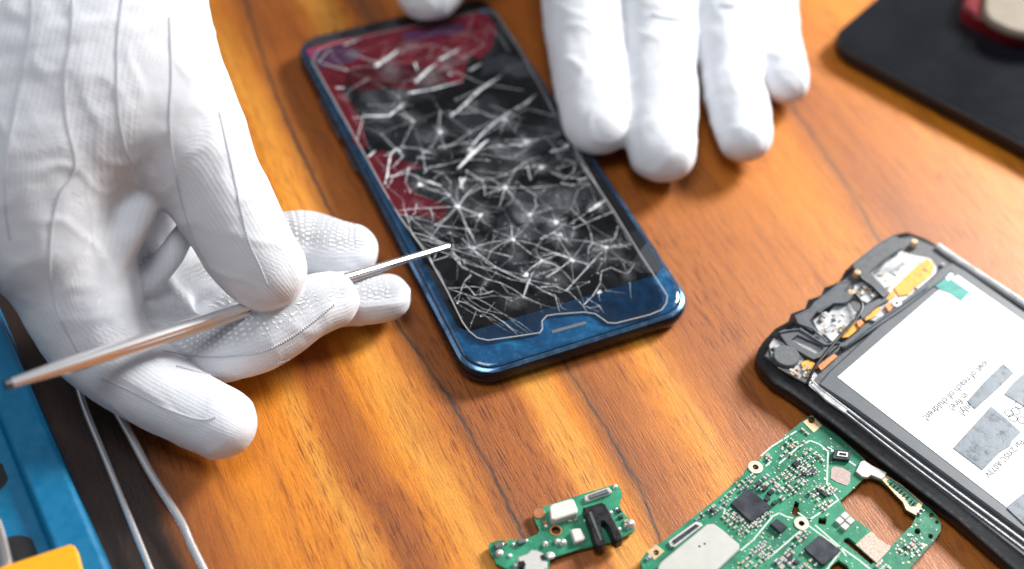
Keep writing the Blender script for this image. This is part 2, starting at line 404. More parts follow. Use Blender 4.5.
# ------------------------------------------------------------------ the cracked phone
PA = .476; PW, PL = 7.14, 15.46
PO = V((-1.067, 24.568, 0)) + V((math.sin(PA), -math.cos(PA), 0)) * .28
ph = thing('cracked_phone', 'dark blue smartphone with a shattered screen lying in the middle of the wooden table', 'phone', PO + V((math.cos(PA) * PW / 2 - math.sin(PA) * PL / 2, math.sin(PA) * PW / 2 + math.cos(PA) * PL / 2, 0)))
R = lambda i, z, r=.95: rrect(PO, PA, i, i, PW - i, PL - i, r - i * .6, z, 10)
b = MB(); b.loft([R(.42, .02), R(.16, .06), R(.04, .18), R(0, .32), R(.0, .50), R(.05, .60)], 0, cap1=False); b.loft([R(.05, .60), R(.13, .66), R(.16, .66)], 1, cap0=False, cap1=False); b.loft([R(.16, .66), R(.19, .63)], 0, cap0=False)
b.build('body', ['navy_metal', 'navy_bright'], ph, smooth=True)
b = MB(); b.loft([R(.18, .60), R(.18, .68), R(.22, .715), R(.30, .73)], 0)
b.build('front_glass', 'blue_glass', ph, smooth=True)
ZD = .736
# display outline: from the photograph the dark panel ends at the blue chin
ux = V((math.cos(PA), math.sin(PA), 0)); uy = V((-ux.y, ux.x, 0))
def loc(u, v, z=0): p = PO + ux * u + uy * v; return V((p.x, p.y, z))
dpoly = rrect(PO, PA, .40, 1.56, PW - .24, PL - .22, .45, ZD)
d = MB(); d.prism(dpoly, .72, ZD); disp = d.build('display', 'display', ph)
# red reflections painted on the panel as wine coloured patches
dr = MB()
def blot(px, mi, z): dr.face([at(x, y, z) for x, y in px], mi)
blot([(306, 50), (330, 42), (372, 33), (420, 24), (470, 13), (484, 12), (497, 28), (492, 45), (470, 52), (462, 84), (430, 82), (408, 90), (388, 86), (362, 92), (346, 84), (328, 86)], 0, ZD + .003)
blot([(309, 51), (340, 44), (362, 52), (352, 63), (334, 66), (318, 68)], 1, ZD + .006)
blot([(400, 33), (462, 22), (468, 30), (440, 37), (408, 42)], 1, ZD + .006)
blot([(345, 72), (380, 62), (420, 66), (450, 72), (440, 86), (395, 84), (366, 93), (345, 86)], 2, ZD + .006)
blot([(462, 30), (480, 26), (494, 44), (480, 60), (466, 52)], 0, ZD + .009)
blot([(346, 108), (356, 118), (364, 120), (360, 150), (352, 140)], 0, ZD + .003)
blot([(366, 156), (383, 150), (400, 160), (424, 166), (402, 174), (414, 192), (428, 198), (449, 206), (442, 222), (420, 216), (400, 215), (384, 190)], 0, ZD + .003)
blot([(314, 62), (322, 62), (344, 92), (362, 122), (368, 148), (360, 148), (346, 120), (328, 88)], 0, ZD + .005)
dr = dr.build('red_reflection', ['wine', 'violet', 'wine_dark'], disp)
tag(dr, 'burgundy reflections painted on the broken display')
e = MB(); sp = [at(559 + 22 * math.cos(t) * math.cos(-.29) , 328, 0) for t in (0,)]
a0, a1 = at(552, 332, .74), at(586, 322.5, .74); dd_ = (a1 - a0); cc = (a0 + a1) / 2
e.box(cc, math.atan2(dd_.y, dd_.x), dd_.length, .10, .728, .742, 0)
e.build('earpiece', 'grey_chip', ph)
# side buttons on the left flank
b = MB()
for v0, v1 in ((9.0, 10.1), (10.6, 12.6)):
    c = loc(-.0, (v0 + v1) / 2); b.box(c, PA, .08, v1 - v0, .30, .46, 0)
b.build('side_button', 'navy_bright', ph, bevel=.02)
b = MB(); c = at(483, 12, ZD); b.cyl(c, .13, .13, ZD, ZD + .008); b.build('front_camera', 'blue_dot', ph)

# ------------------------------------------------------------------ the lifted glass protector
ZP = .80
out_px = [(487, 9), (497, 14), (520, 50), (548, 100), (575, 148), (600, 190), (614, 211), (640, 253), (663, 288), (668, 296), (667, 303), (662, 310), (650, 315), (638, 318), (616, 323.5), (607.6, 323), (601.5, 318.5), (595, 314), (584, 312.4), (556, 314.5), (547, 316), (542.5, 321), (543, 329), (540, 333), (515, 336.8), (488, 340.6), (477, 338), (468.5, 331), (462, 322), (447, 291), (428, 257), (420, 245), (400, 218), (384, 191), (366, 158), (340, 112), (312, 62), (318, 50), (334, 43)]
sd = sum(1 for _ in out_px)
cuv = lambda p: ((p - PO).dot(ux), (p - PO).dot(uy))
def zp(p):
    """the glass is lifted a little along its left edge, most near the tool"""
    u, v = cuv(V((p[0], p[1], 0)) if not isinstance(p, Vector) else V((p.x, p.y, 0)))
    lift = max(0., 1 - u / 4.5) ** 2 * math.exp(-((v - 6.0) / 4.0) ** 2) * .30
    return ZP + lift
def atp(x, y): 
    p = at(x, y, ZP); p = at(x, y, zp(p)); return V((p.x, p.y, zp(p)))
outline = [atp(x, y) for x, y in out_px]
if area2(outline) < 0: outline.reverse()
sp = thing('screen_protector', 'clear tempered glass screen protector shattered into white cracks, being lifted off the blue phone', 'screen protector', loc(PW / 2, PL / 2, .74))
g = MB(); fl = [V((p.x, p.y, 0)) for p in outline]
# triangulated sheet refined so that it can bend
bm = bmesh.new(); vs = [bm.verts.new(p) for p in fl]; bm.faces.new(vs); bmesh.ops.triangulate(bm, faces=bm.faces[:])
for it in range(4): bmesh.ops.subdivide_edges(bm, edges=[e_ for e_ in bm.edges if e_.calc_length() > 1.2], cuts=1, use_grid_fill=False); bmesh.ops.triangulate(bm, faces=bm.faces[:])
bm.verts.ensure_lookup_table()
for f in bm.faces:
    pts = [v.co.copy() for v in f.verts]
    if area2(pts) < 0: pts.reverse()
    g.face([V((p.x, p.y, zp(p))) for p in pts], 0)
bm.free()
g.build('glass_sheet', 'glass', sp, smooth=True)
g = MB(); n = len(outline); ins = inset(fl, .028)
for i in range(n):
    j = (i + 1) % n; a, b2 = outline[i], outline[j]; ia, ib = V((ins[i].x, ins[i].y, zp(ins[i]) + .004)), V((ins[j].x, ins[j].y, zp(ins[j]) + .004))
    g.face([a - V((0, 0, .03)), b2 - V((0, 0, .03)), b2 + V((0, 0, .004)), a + V((0, 0, .004))]); g.face([a + V((0, 0, .004)), b2 + V((0, 0, .004)), ib, ia])
g.build('glass_rim', 'glass_edge', sp)
# cracks: lines of crushed glass inside the sheet
cr = MB(); inside = lambda p: geometry.intersect_point_line is not None and pip(p, fl)
def pip(p, poly):
    c = False; n = len(poly); x, y = p[0], p[1]
    for i in range(n):
        a, b = poly[i], poly[i - 1]
        if (a.y > y) != (b.y > y) and x < (b.x - a.x) * (y - a.y) / (b.y - a.y) + a.x: c = not c
    return c
def zc(p): return zp(p) + .006
def crack(px, w=1.0, mi=0, jit=.4, world=False):
    """polyline in photo pixels, w in hundredths of a cm; broken into uneven pieces"""
    P = [atp(*p) for p in px] if not world else px
    w = w * (.42 if w < 7 else .66)
    pts = []
    for i in range(len(P) - 1):
        a, b = P[i], P[i + 1]; L = (b - a).length; k = max(1, int(L / .3)); e = V((-(b - a).y, (b - a).x, 0)).normalized() if L > 1e-4 else V((0, 0, 0))
        for j in range(k): pts.append(a.lerp(b, j / k) + (e * random.gauss(0, .018 * jit) if j else V((0, 0, 0))))
    pts.append(P[-1]); ws = [w * .01 * random.uniform(.6, 1.15) for _ in pts]; ws[-1] *= .3
    keep = []; kw = []
    for p, q in zip(pts, ws):
        if pip(p, fl): keep.append(p); kw.append(q)
        else:
            if len(keep) > 1: cr.strip(keep, kw, zc, mi)
            keep = []; kw = []
    if len(keep) > 1: cr.strip(keep, kw, zc, mi)
Z3 = lambda l: [(420 + x / 4.743, 230 + y / 4.743) for x, y in l]
Z4 = lambda l: [(540 + x / 4.067, 200 + y / 4.067) for x, y in l]
Z5 = lambda l: [(450 + x / 4.067, 60 + y / 4.067) for x, y in l]
Z2 = lambda l: [(330 + x / 4.38, 130 + y / 4.38) for x, y in l]
ZA = lambda l: [(280 + x / 2.846, x * 0 + y / 2.846) for x, y in l]
for l, w in [
    ([(130, 275), (180, 275), (250, 268), (295, 275), (345, 315)], 3.2), ([(140, 280), (200, 300), (260, 320), (320, 350), (395, 400)], 3), ([(160, 330), (200, 290)], 3.4), ([(165, 335), (215, 345), (270, 378), (340, 400), (400, 440), (460, 495)], 3),
    ([(215, 300), (230, 325), (290, 322), (360, 312), (415, 320), (490, 325), (565, 350), (650, 375)], 2.6), ([(270, 378), (235, 470)], 2.4), ([(200, 325), (270, 375), (350, 440), (430, 490)], 2.4), ([(230, 330), (300, 375), (400, 400), (480, 445), (535, 488)], 2.6),
    ([(400, 400), (460, 450), (515, 490)], 2.4), ([(390, 430), (440, 470), (490, 493)], 2.2), ([(290, 275), (285, 310)], 3), ([(285, 310), (330, 300)], 2), ([(415, 320), (400, 385)], 2), ([(170, 345), (260, 400), (330, 415), (400, 455)], 2),
    ([(0, 20), (60, 45), (140, 70)], 3), ([(90, 100), (150, 120), (200, 175), (260, 205), (320, 235), (380, 250), (440, 280), (490, 315), (570, 350)], 3.4), ([(55, 150), (130, 125), (150, 100)], 2.8), ([(150, 95), (185, 140), (195, 175), (240, 190)], 3.2), ([(210, 135), (215, 180)], 3), ([(195, 175), (215, 140), (300, 180), (340, 225)], 2.2),
    ([(240, 85), (300, 130), (380, 190), (480, 235), (530, 240), (600, 255), (664, 260)], 4), ([(245, 90), (320, 160), (420, 200), (500, 215)], 3.2), ([(150, 110), (230, 160), (330, 190), (430, 235), (520, 250), (580, 285), (664, 330)], 3), ([(240, 85), (330, 60), (440, 45)], 4.6), ([(240, 85), (200, 40), (120, 10)], 3), ([(240, 85), (220, 20), (215, -40)], 3), ([(240, 85), (130, 88)], 3),
    ([(440, 45), (500, -10)], 4), ([(440, 45), (520, 110), (580, 145)], 4), ([(440, 45), (550, 70), (660, 120)], 3), ([(580, 145), (530, 210), (500, 300)], 4), ([(580, 145), (620, 130), (664, 110)], 4), ([(600, 225), (664, 180)], 5), ([(440, 160), (560, 150), (664, 160)], 2.5), ([(320, 235), (290, 310)], 2), ([(380, 250), (420, 300), (490, 320)], 2.4), ([(570, 350), (580, 400)], 2),
    ([(500, 215), (560, 200), (664, 240)], 2), ([(510, 250), (490, 320), (530, 330)], 3.4), ([(180, 130), (175, 240)], 1.6), ([(240, 190), (230, 250)], 1.6), ([(0, 40), (70, 60), (200, 75)], 2.2)]:
    crack(Z3(l), w, 0 if w > 2.7 else 1)
for l, w in [
    ([(25, 315), (75, 285), (135, 240)], 5.5), ([(105, 370), (170, 300), (215, 250), (270, 195)], 4.6), ([(0, 195), (80, 225), (160, 250), (215, 275)], 3), ([(250, 290), (290, 275), (320, 290), (350, 300)], 3.6), ([(250, 290), (245, 340), (215, 390), (175, 430), (190, 455)], 4), ([(0, 355), (60, 350), (120, 375), (170, 425), (240, 455)], 3.6),
    ([(150, 345), (180, 420)], 2.6), ([(190, 400), (240, 430), (260, 460)], 3), ([(200, 440), (250, 430)], 3), ([(365, 335), (370, 400)], 2.6), ([(0, 370), (60, 385), (90, 440), (110, 450)], 2.6), ([(240, 320), (270, 370), (350, 380)], 1.8), ([(270, 195), (330, 180), (370, 200)], 3.4), ([(270, 195), (200, 170), (100, 160), (0, 150)], 3), ([(270, 195), (265, 240), (230, 290)], 2),
    ([(130, 240), (60, 215), (0, 230)], 4), ([(130, 240), (170, 190), (190, 150)], 2.6), ([(60, 385), (80, 455)], 3.2), ([(0, 160), (60, 130), (90, 180)], 4), ([(90, 180), (130, 240)], 3), ([(120, 100), (180, 60), (230, 20)], 3.6), ([(230, 20), (270, 0)], 8), ([(200, 45), (250, 15)], 9), ([(0, 70), (60, 85), (110, 75)], 3), ([(60, 130), (110, 90)], 3.6), ([(160, 60), (140, 0)], 2.4), ([(270, 195), (330, 240), (420, 300)], 1.6), ([(300, 130), (340, 200)], 1.6)]:
    crack(Z4(l), w, 0 if w > 2.7 else 1)
for l, w in [
    ([(265, 200), (310, 175), (350, 140)], 15), ([(0, 230), (40, 200), (110, 130)], 11), ([(100, 140), (160, 95), (205, 68)], 17), ([(90, 350), (130, 300), (200, 240), (265, 200)], 7), ([(35, 440), (90, 380), (155, 325)], 13), ([(240, 345), (300, 345), (355, 320)], 9), ([(280, 350), (330, 340)], 15), ([(410, 375), (450, 365), (490, 335)], 9), ([(455, 360), (490, 335)], 13), ([(480, 400), (440, 440)], 3),
    ([(225, 520), (270, 440), (380, 430)], 4), ([(225, 520), (320, 520), (440, 510)], 3.6), ([(225, 520), (160, 480), (60, 490)], 3.6), ([(225, 520), (200, 600)], 4), ([(225, 520), (120, 520), (50, 560)], 4), ([(225, 520), (300, 600)], 4), ([(60, 480), (40, 520)], 10), ([(415, 460), (500, 480), (560, 480)], 4), ([(450, 500), (490, 510), (560, 500)], 6), ([(500, 350), (540, 430), (600, 520)], 3), ([(120, 385), (260, 400), (350, 330)], 3), ([(365, 440), (385, 430)], 12), ([(190, 345), (250, 360)], 6), ([(260, 290), (290, 240)], 4), ([(520, 490), (560, 480)], 8)]:
    crack(Z5(l), w, 0 if w > 2.7 else 1)
for l, w in [
    ([(140, 145), (200, 90)], 11), ([(205, 215), (290, 200), (345, 185)], 7), ([(240, 240), (255, 170), (265, 110), (290, 80), (315, 100)], 7), ([(300, 95), (320, 115), (270, 170)], 6), ([(260, 95), (240, 120)], 4), ([(345, 190), (410, 220), (490, 250)], 5), ([(430, 225), (490, 245)], 11), ([(300, 355), (380, 345), (470, 340), (560, 335)], 4.5), ([(560, 335), (610, 270), (657, 230)], 5), ([(560, 335), (500, 260), (440, 260)], 3.5), ([(560, 335), (590, 400), (640, 500)], 3.5), ([(560, 335), (480, 420), (440, 480)], 3.5), ([(560, 335), (657, 380)], 4),
    ([(300, 370), (380, 385), (480, 420), (560, 430), (657, 440)], 3.5), ([(330, 370), (360, 390), (440, 460), (530, 520)], 2.8), ([(360, 450), (440, 470), (520, 530)], 2.8), ([(380, 470), (470, 500), (657, 560)], 3), ([(440, 345), (455, 390)], 4), ([(460, 420), (520, 380)], 4), ([(570, 210), (580, 260)], 11), ([(410, 190), (440, 160), (480, 165)], 4), ([(300, 75), (380, 80), (470, 110)], 6), ([(380, 120), (460, 125)], 6), ([(560, 170), (600, 130), (657, 80)], 13), ([(350, 470), (400, 500)], 3), ([(370, 280), (440, 300)], 2), ([(370, 430), (440, 430), (540, 490)], 2.6)]:
    crack(Z2(l), w, 0 if w > 2.7 else 1)
for l, w in [
    ([(272, 190), (340, 140)], 17), ([(385, 235), (420, 200), (445, 182)], 16), ([(455, 170), (515, 135)], 14), ([(160, 250), (185, 250)], 15), ([(110, 230), (125, 240)], 14), ([(180, 130), (230, 110)], 8), ([(385, 180), (390, 200)], 12), ([(480, 210), (495, 215)], 14), ([(540, 200), (575, 180)], 13), ([(245, 330), (310, 330), (360, 290)], 10), ([(365, 265), (430, 255)], 14), ([(310, 330), (270, 325)], 6), ([(250, 300), (380, 300)], 4), ([(430, 255), (520, 230)], 8), ([(240, 320), (220, 400), (235, 450)], 4), ([(180, 340), (260, 330)], 5), ([(450, 420), (560, 400)], 5), ([(570, 390), (640, 350)], 4), ([(240, 460), (270, 440)], 10),
    ([(300, 160), (260, 195)], 4), ([(640, 400), (740, 400)], 5), ([(700, 400), (735, 400)], 14), ([(770, 430), (797, 425)], 11), ([(600, 300), (700, 340)], 4), ([(520, 300), (600, 330)], 4)]:
    crack(ZA(l), w, 0 if w > 2.7 else 1)
# stars of fine shards round each point of impact
for (x, y), k, r in [((458, 206.5), 9, 24), ((474, 247.6), 8, 20), ((512.8, 239.5), 9, 20), ((542, 260.6), 8, 18), ((525, 275), 6, 16), ((572, 260), 6, 16), ((606, 247.5), 9, 14), ((596.5, 206), 11, 16), ((505, 188), 9, 20), ((542, 167), 7, 12), ((526, 142), 9, 14), ((565.5, 146), 9, 14), ((600, 292), 4, 9), ((560, 235), 6, 18), ((480, 215), 8, 16), ((556, 222), 8, 15), ((530, 215), 8, 15), ((440, 132), 8, 14), ((470, 150), 8, 16), ((505, 120), 8, 14), ((420, 185), 8, 12)]:
    for i in range(k):
        a = random.uniform(0, 6.283); L = r * random.uniform(.25, 1.5) ** 1.3; m = (x + L * .5 * math.cos(a) + random.gauss(0, 1.5), y + L * .35 * math.sin(a) + random.gauss(0, 1.2))
        crack([(x, y), m, (x + L * math.cos(a + random.gauss(0, .2)), y + .75 * L * math.sin(a))], random.uniform(.8, 2.4), random.choice((0, 1, 1, 1)))
    p = atp(x, y); q = [p + V((math.cos(t), math.sin(t), 0)) * random.uniform(.03, .11) for t in [i * .7 for i in range(9)]]
    cr.face([V((w_.x, w_.y, zc(w_) + .002)) for w_ in q], 0)
# a connected web of hairlines: the edges of the shards between the points of impact
stars = [(458, 206.5), (474, 247.6), (512.8, 239.5), (542, 260.6), (525, 275), (572, 260), (606, 247.5), (596.5, 206), (505, 188), (542, 167), (526, 142), (565.5, 146), (560, 235), (480, 215), (556, 222), (530, 215), (440, 132), (470, 150), (505, 120), (420, 185)]
net = [V((q.x, q.y, 0)) for q in (atp(*p) for p in stars)]
for i in range(150):
    for _ in range(60):
        u, v = random.uniform(.4, 6.8), random.uniform(1.8, 14.6) if random.random() < .45 else random.uniform(1.8, 9.0); p = loc(u, v); v_ = cuv(p)[1]
        if pip(p, fl) and all((p - q).length > (.42 if v_ < 8 else .70) for q in net): net.append(p); break
co_, ed_, *_r = geometry.delaunay_2d_cdt([V((p.x, p.y)) for p in net], [], [], 0, 1e-5)
for a_, b2 in ed_:
    p, q = V((co_[a_].x, co_[a_].y, 0)), V((co_[b2].x, co_[b2].y, 0)); L = (q - p).length
    if L > 1.7 or random.random() > (.52 if cuv(p)[1] > 3.2 else .25): continue
    e_ = V((-(q - p).y, (q - p).x, 0)); mid = p.lerp(q, random.uniform(.35, .65)) + e_ * random.gauss(0, .045)
    wd = random.choice((1.6, 2.0, 2.6, 3.4, 4.4)); crack([p, mid, q], wd, 0 if wd > 3 else 1, .35, world=True)
    if random.random() < .35:       # a branch
        m2_ = mid + V((random.gauss(0, .22), random.gauss(0, .22), 0)); crack([mid, m2_], 1.6, 1, world=True)
for i in range(260):                # glass crumbs
    c_r = random.choice(net); p = c_r + V((random.gauss(0, .35), random.gauss(0, .35), 0)); r_ = random.uniform(.006, .017)
    if pip(p, fl): cr.face([V((w_.x, w_.y, zc(w_) + .003)) for w_ in [p + V((math.cos(t), math.sin(t), 0)) * r_ * random.uniform(.6, 1.3) for t in (0, 1.4, 2.9, 4.4)]], random.choice((0, 1)))
for p in net:
    if random.random() < .5: cr.face([V((w_.x, w_.y, zc(w_) + .002)) for w_ in [p + V((math.cos(t), math.sin(t), 0)) * random.uniform(.01, .035) for t in (0, .9, 1.8, 2.7, 3.6, 4.5, 5.4)]], random.choice((0, 1)))
for i in range(0):
    u, v = random.uniform(.8, 6.3), random.uniform(3.4, 14.0); p = loc(u, v); a0 = random.uniform(0, 6); L = random.uniform(.2, .6)
    q = [p + V((math.cos(a0 + t), math.sin(a0 + t), 0)) * L * random.uniform(.4, 1.2) for t in (0, 1.3, 2.6, 3.9, 5.1)]
    if all(pip(w_, fl) for w_ in q): cr.face([V((w_.x, w_.y, zc(w_) + .0005 + i * .0001)) for w_ in q], 2)
# pale crushed glass round the points of impact, thinning out towards its edge
gd = MB(); fade = []
def puff(p, r, k):
    n_ = 14; a0 = random.uniform(0, 6.28); el = random.uniform(.5, 1.0)
    rings_ = [[p + V((math.cos(a0 + t), math.sin(a0 + t), 0)) * r * q * (el + (1 - el) * abs(math.cos(t))) for t in [6.2832 * i / n_ for i in range(n_)]] for q in (.35, .7, 1.0)]
    if not all(pip(w_, fl) for w_ in rings_[2]): return
    z_ = zp(p) + .004 + random.random() * .0015; b0 = len(gd.v); gd.v.append(V((p.x, p.y, z_))); fade.append(k)
    for j, f in enumerate((.75, .3, 0.)):
        for w_ in rings_[j]: gd.v.append(V((w_.x, w_.y, z_))); fade.append(k * f * random.uniform(.7, 1.2))
    for i in range(n_):
        j = (i + 1) % n_; gd.f.append([b0, b0 + 1 + i, b0 + 1 + j]); gd.m.append(0)
        for q in (0, 1): a_ = b0 + 1 + q * n_; gd.f.append([a_ + i, a_ + n_ + i, a_ + n_ + j, a_ + j]); gd.m.append(0)
for p in net[:20]: puff(p, random.uniform(.35, .75), random.uniform(.5, .9)); puff(p + V((random.gauss(0, .15), random.gauss(0, .15), 0)), random.uniform(.12, .25), 1.)
for p in net[20:]:
    if random.random() < .4: puff(p, random.uniform(.25, .6), random.uniform(.2, .6))
for (x, y) in ((430, 80), (400, 95), (390, 70), (470, 105), (425, 140), (445, 60), (500, 150), (540, 190), (450, 190), (480, 180), (560, 200), (520, 215), (380, 118), (410, 120)): puff(atp(x, y), random.uniform(.4, .8), .6)
go_ = gd.build('glass_dust', 'dust', sp); go_['kind'] = 'stuff'
fa = go_.data.attributes.new('fade', 'FLOAT', 'POINT')
for i, f in enumerate(fade): fa.data[i].value = f
ck = cr.build('crack', ['crack', 'crack_soft', 'crack_dust'], sp); ck['kind'] = 'stuff'

# ------------------------------------------------------------------ prying tweezers held by the glove
def tweezer_arm(parent, pts, rs, side, nm='arm', sx=.55):
    b = MB(); b.tube(pts, rs, 0, 10, sx); return b.build(nm, 'steel', parent, smooth=True)
tip = at(449, 246, ZP + .14); tail = at(6, 385, 4.5); ax = (tip - tail).normalized(); lat = ax.cross(V((0, 0, 1))).normalized(); upn = lat.cross(ax)
LT = (tip - tail).length
tw = thing('tweezers', 'slim steel tweezers pinched in the white glove, tip prying under the cracked glass', 'tweezers', tip)
for sgn in (1, -1):
    pts, rs = [], []
    for i in range(25):
        t = i / 24; gap = .024 + .155 * math.sin(math.pi * min(1, (1 - t) * 1.0)) * (1 - t) ** .3 * 1.0
        p = tail.lerp(tip, t) + upn * sgn * gap * .75
        pts.append(p); rs.append(.118 * (1 - t) ** .5 * (.5 + .5 * min(1, t * 9)) + .030)
    tweezer_arm(tw, pts, rs, sgn, sx=1.25)
b = MB(); b.tube([tail.lerp(tip, q) - upn * .05 for q in (.30, .45, .56, .60)], [.03, .08, .10, .08], 0, 8); b.build('gap_shade', 'hole', tw)  # dark filler, the shade between the arms made solid
b = MB(); b.tube([tail + ax * .1, tail + ax * 2.2], [.11, .15], 0, 10); b.build('joint', 'steel', tw, smooth=True)
b = MB(); b.tube([tail - ax * .03, tail + ax * .12], [.12, .15], 0, 12); b.build('end_cap', 'steel_dark', tw, smooth=True)
# ------------------------------------------------------------------ the other tweezers under the hand
tl = thing('tweezers', 'open silver tweezers lying between the blue tray and the wood, half under the gloved hand', 'tweezers', at(110, 430, 0))
for L, rr in (([(66, 340, .7), (75, 375, .65), (85, 408, .6), (104, 455, .5), (127, 512, .4), (150, 569, .3), (166, 610, .2)], .095), ([(66, 340, .7), (98, 382, .65), (126, 427, .6), (150, 472, .5), (180, 520, .42), (190, 542, .38), (205, 572, .3), (222, 605, .2)], .115)):
    P = [at(*q) for q in catmull(L, 5)]; b = MB(); b.tube(P, [rr * (.9 - .25 * i / len(P)) for i in range(len(P))], 0, 12, 1.25); b.build('arm', 'steel', tl, smooth=True)
b = MB(); a = at(66, 340, .7); b.tube([a + V((-.2, .5, .02)), a, a + V((.12, -.35, -.02))], [.16, .2, .15], 0, 10); b.build('joint', 'steel', tl, smooth=True)

# ------------------------------------------------------------------ blue tray with its tools
tr = thing('tool_tray', 'blue plastic tool tray with round holes at the lower left edge of the table', 'tool tray', at(-20, 520, 0))
b = MB()
ln = lambda a, t: (a[0][0] + (a[1][0] - a[0][0]) * t, a[0][1] + (a[1][1] - a[0][1]) * t)
A = ((0, 308), (112, 569)); B_ = ((0, 372), (87, 569)); C_ = ((0, 440), (52, 569))
foot = [at(*ln(A, t), 0) for t in (-.5, 1.6)]; rimo = [at(*ln(B_, t), 1.1) for t in (-.9, 1.9)]; rimi = [at(*ln(C_, t), 1.1) for t in (-1.6, 2.3)]
def par(z, ofs, t0=-14, t1=9):
    """points on a line parallel to the foot of the tray"""
    a, c = at(0, 308, 0), at(112, 569, 0); d = (c - a).normalized(); e = V((d.y, -d.x, 0)) 
    m = a.lerp(c, .5); return [V((m.x, m.y, z)) + d * t + e * ofs for t in (t0, t1)]
prof = [(0, 0), (.12, .95), (.22, 1.05), (1.05, 1.05), (1.12, .98), (1.2, .72), (1.9, .70), (9.5, .70), (9.6, 1.05), (10.3, 1.05), (10.5, 0)]
rows = [par(z, o) for o, z in prof]
dvec = (rows[0][1] - rows[0][0]).normalized()
for i in range(len(rows) - 1): b.face([rows[i][0], rows[i][1], rows[i + 1][1], rows[i + 1][0]])
b.face([r[0] for r in rows]); b.face([r[1] for r in reversed(rows)])
b.build('tray_shell', 'blue_plastic', tr, bevel=.05)
for (x, y, rr) in ((-12, 478, 20), (14, 556, 24)):
    c = at(x, y, .71); b = MB(); r = rad(c, rr); b.cyl(c, r, r, .60, .712, 0, 32); b.build('tool_hole', 'hole', tr)
b = MB(); b.pp([(-30, 576), (0, 566.5), (69, 543.5), (74, 545), (78, 551), (86, 585), (40, 640), (-30, 640)], 1.06, 1.35, 0, .05); 
o = b.build('plastic_card', 'yellow'); tag(o, 'orange yellow plastic plate with a rounded corner lying on the blue tray', 'plate')
b = MB(); b.tube([at(-6, 520, 2.0), at(0, 540, 1.6), at(6, 562, 1.2), at(10, 590, .8)], [.16, .16, .16, .16], 0, 12)
o = b.build('tool_shaft', 'steel', smooth=True); tag(o, 'grey steel tool shaft poking out of the hole in the blue tray', 'tool')

# ------------------------------------------------------------------ dark tablet, upper right
tb = thing('tablet', 'black glossy tablet lying face up at the upper right corner of the table', 'tablet', at(980, 30, 0))
c0 = at(829, 51, .3); e1 = (at(1024, 160, .3) - at(834, 58, .3)); e1.z = 0; e1.normalize(); e2 = (at(876, 0, .55) - at(832, 40, .55)); e2.z = 0; e2.normalize()
e2 = V((-e1.y, e1.x, 0)) ; ta = math.atan2(e1.y, e1.x)
o_ = V((c0.x, c0.y, 0)) - e1 * .25
b = MB(); Q = lambda i, z: rrect(o_, ta, i, i, 24 - i, 13 - i, 1.0 - i * .5, z, 8)
b.loft([Q(.3, .0), Q(.05, .15), Q(0, .35), Q(.05, .58), Q(.12, .62)], 0); b.build('body', 'black_plastic', tb, smooth=True)
b = MB(); b.loft([Q(.14, .6), Q(.14, .635), Q(.2, .65)], 0); b.build('front_glass', 'tablet_glass', tb, smooth=True)
b = MB(); o1 = [(967, -6), (961, 10), (968, 20), (985, 28), (1004, 38), (1024, 41), (1060, 40), (1090, 20), (1085, -20), (1040, -45), (985, -30)]
rp = [at(x, y, .9) for x, y in catmull(o1, 5, True)]
rt = thing('round_container', 'round dark red container with a beige lid standing on the black tablet', 'container', V((rp[0].x + 2, rp[0].y, .66)))
b = MB(); b.prism(rp, .66, 1.25, 0, .12); b.build('cup', 'red_plastic', rt, smooth=True)
b = MB(); o2 = [(987, -10), (984, 6), (988, 17), (1000, 25), (1024, 33), (1060, 32), (1078, 16), (1074, -16), (1036, -36), (1000, -26)]
b.prism([at(x, y, 1.5) for x, y in catmull(o2, 5, True)], 1.25, 1.5, 0, .1); b.build('lid', 'cream_plastic', rt, smooth=True)

# ------------------------------------------------------------------ opened phone with its battery
OA = math.radians(47.0); o2c = at(748, 352, .0)
oo = V((7.02, 25.98, 0))        # left corner, u along the short edge, v runs to the lower right
du = V((math.cos(OA), math.sin(OA), 0)); dv = V((du.y, -du.x, 0))
def L2(u, v, z=0): p = oo + du * u + dv * v; return V((p.x, p.y, z))
op = thing('opened_phone', 'black smartphone with its back removed, showing its large white battery and inner parts', 'phone', L2(3.6, 7.5))
top_px = [(756, 356), (759, 347), (764, 339), (776, 326), (789, 319), (792, 311), (806, 306), (809, 297), (822, 293), (825, 285), (840, 280), (846, 268), (858, 258), (876, 244), (892, 233), (908, 229.5), (927, 236), (940, 244), (1024, 299), (1150, 382)]
toprim = [at(x, y, .62) for x, y in top_px]
botrim = [at(x, y, .45) for x, y in [(1130, 665), (1008, 566), (956, 520), (880, 462), (826, 420), (790, 394), (773, 384), (761, 371)]]
outl = toprim + botrim; Pc = [V((p.x, p.y, 0)) for p in outl]
if area2(Pc) < 0: Pc.reverse()
Pc = [V(p) for p in Pc]
def zr(P, z): return [V((p.x, p.y, z)) for p in P]
b = MB(); b.loft([zr(inset(Pc, .22), .0), zr(inset(Pc, .03), .16), zr(Pc, .30), zr(Pc, .50), zr(inset(Pc, .08), .56)], 0)
b.build('frame', 'black_plastic', op, smooth=True, angle=50)
# inner tub
def quad(px, z): return [at(x, y, z) for x, y in px]
b = MB()
b.pp([(764, 356), (772, 342), (800, 322), (822, 300), (862, 262), (896, 238), (912, 236), (936, 247), (1024, 306), (1140, 384), (1110, 600), (1024, 556), (900, 458), (826, 399), (800, 378)], .55, .62, 0, .03)
b.build('inner_tub', 'dark_plastic', op)
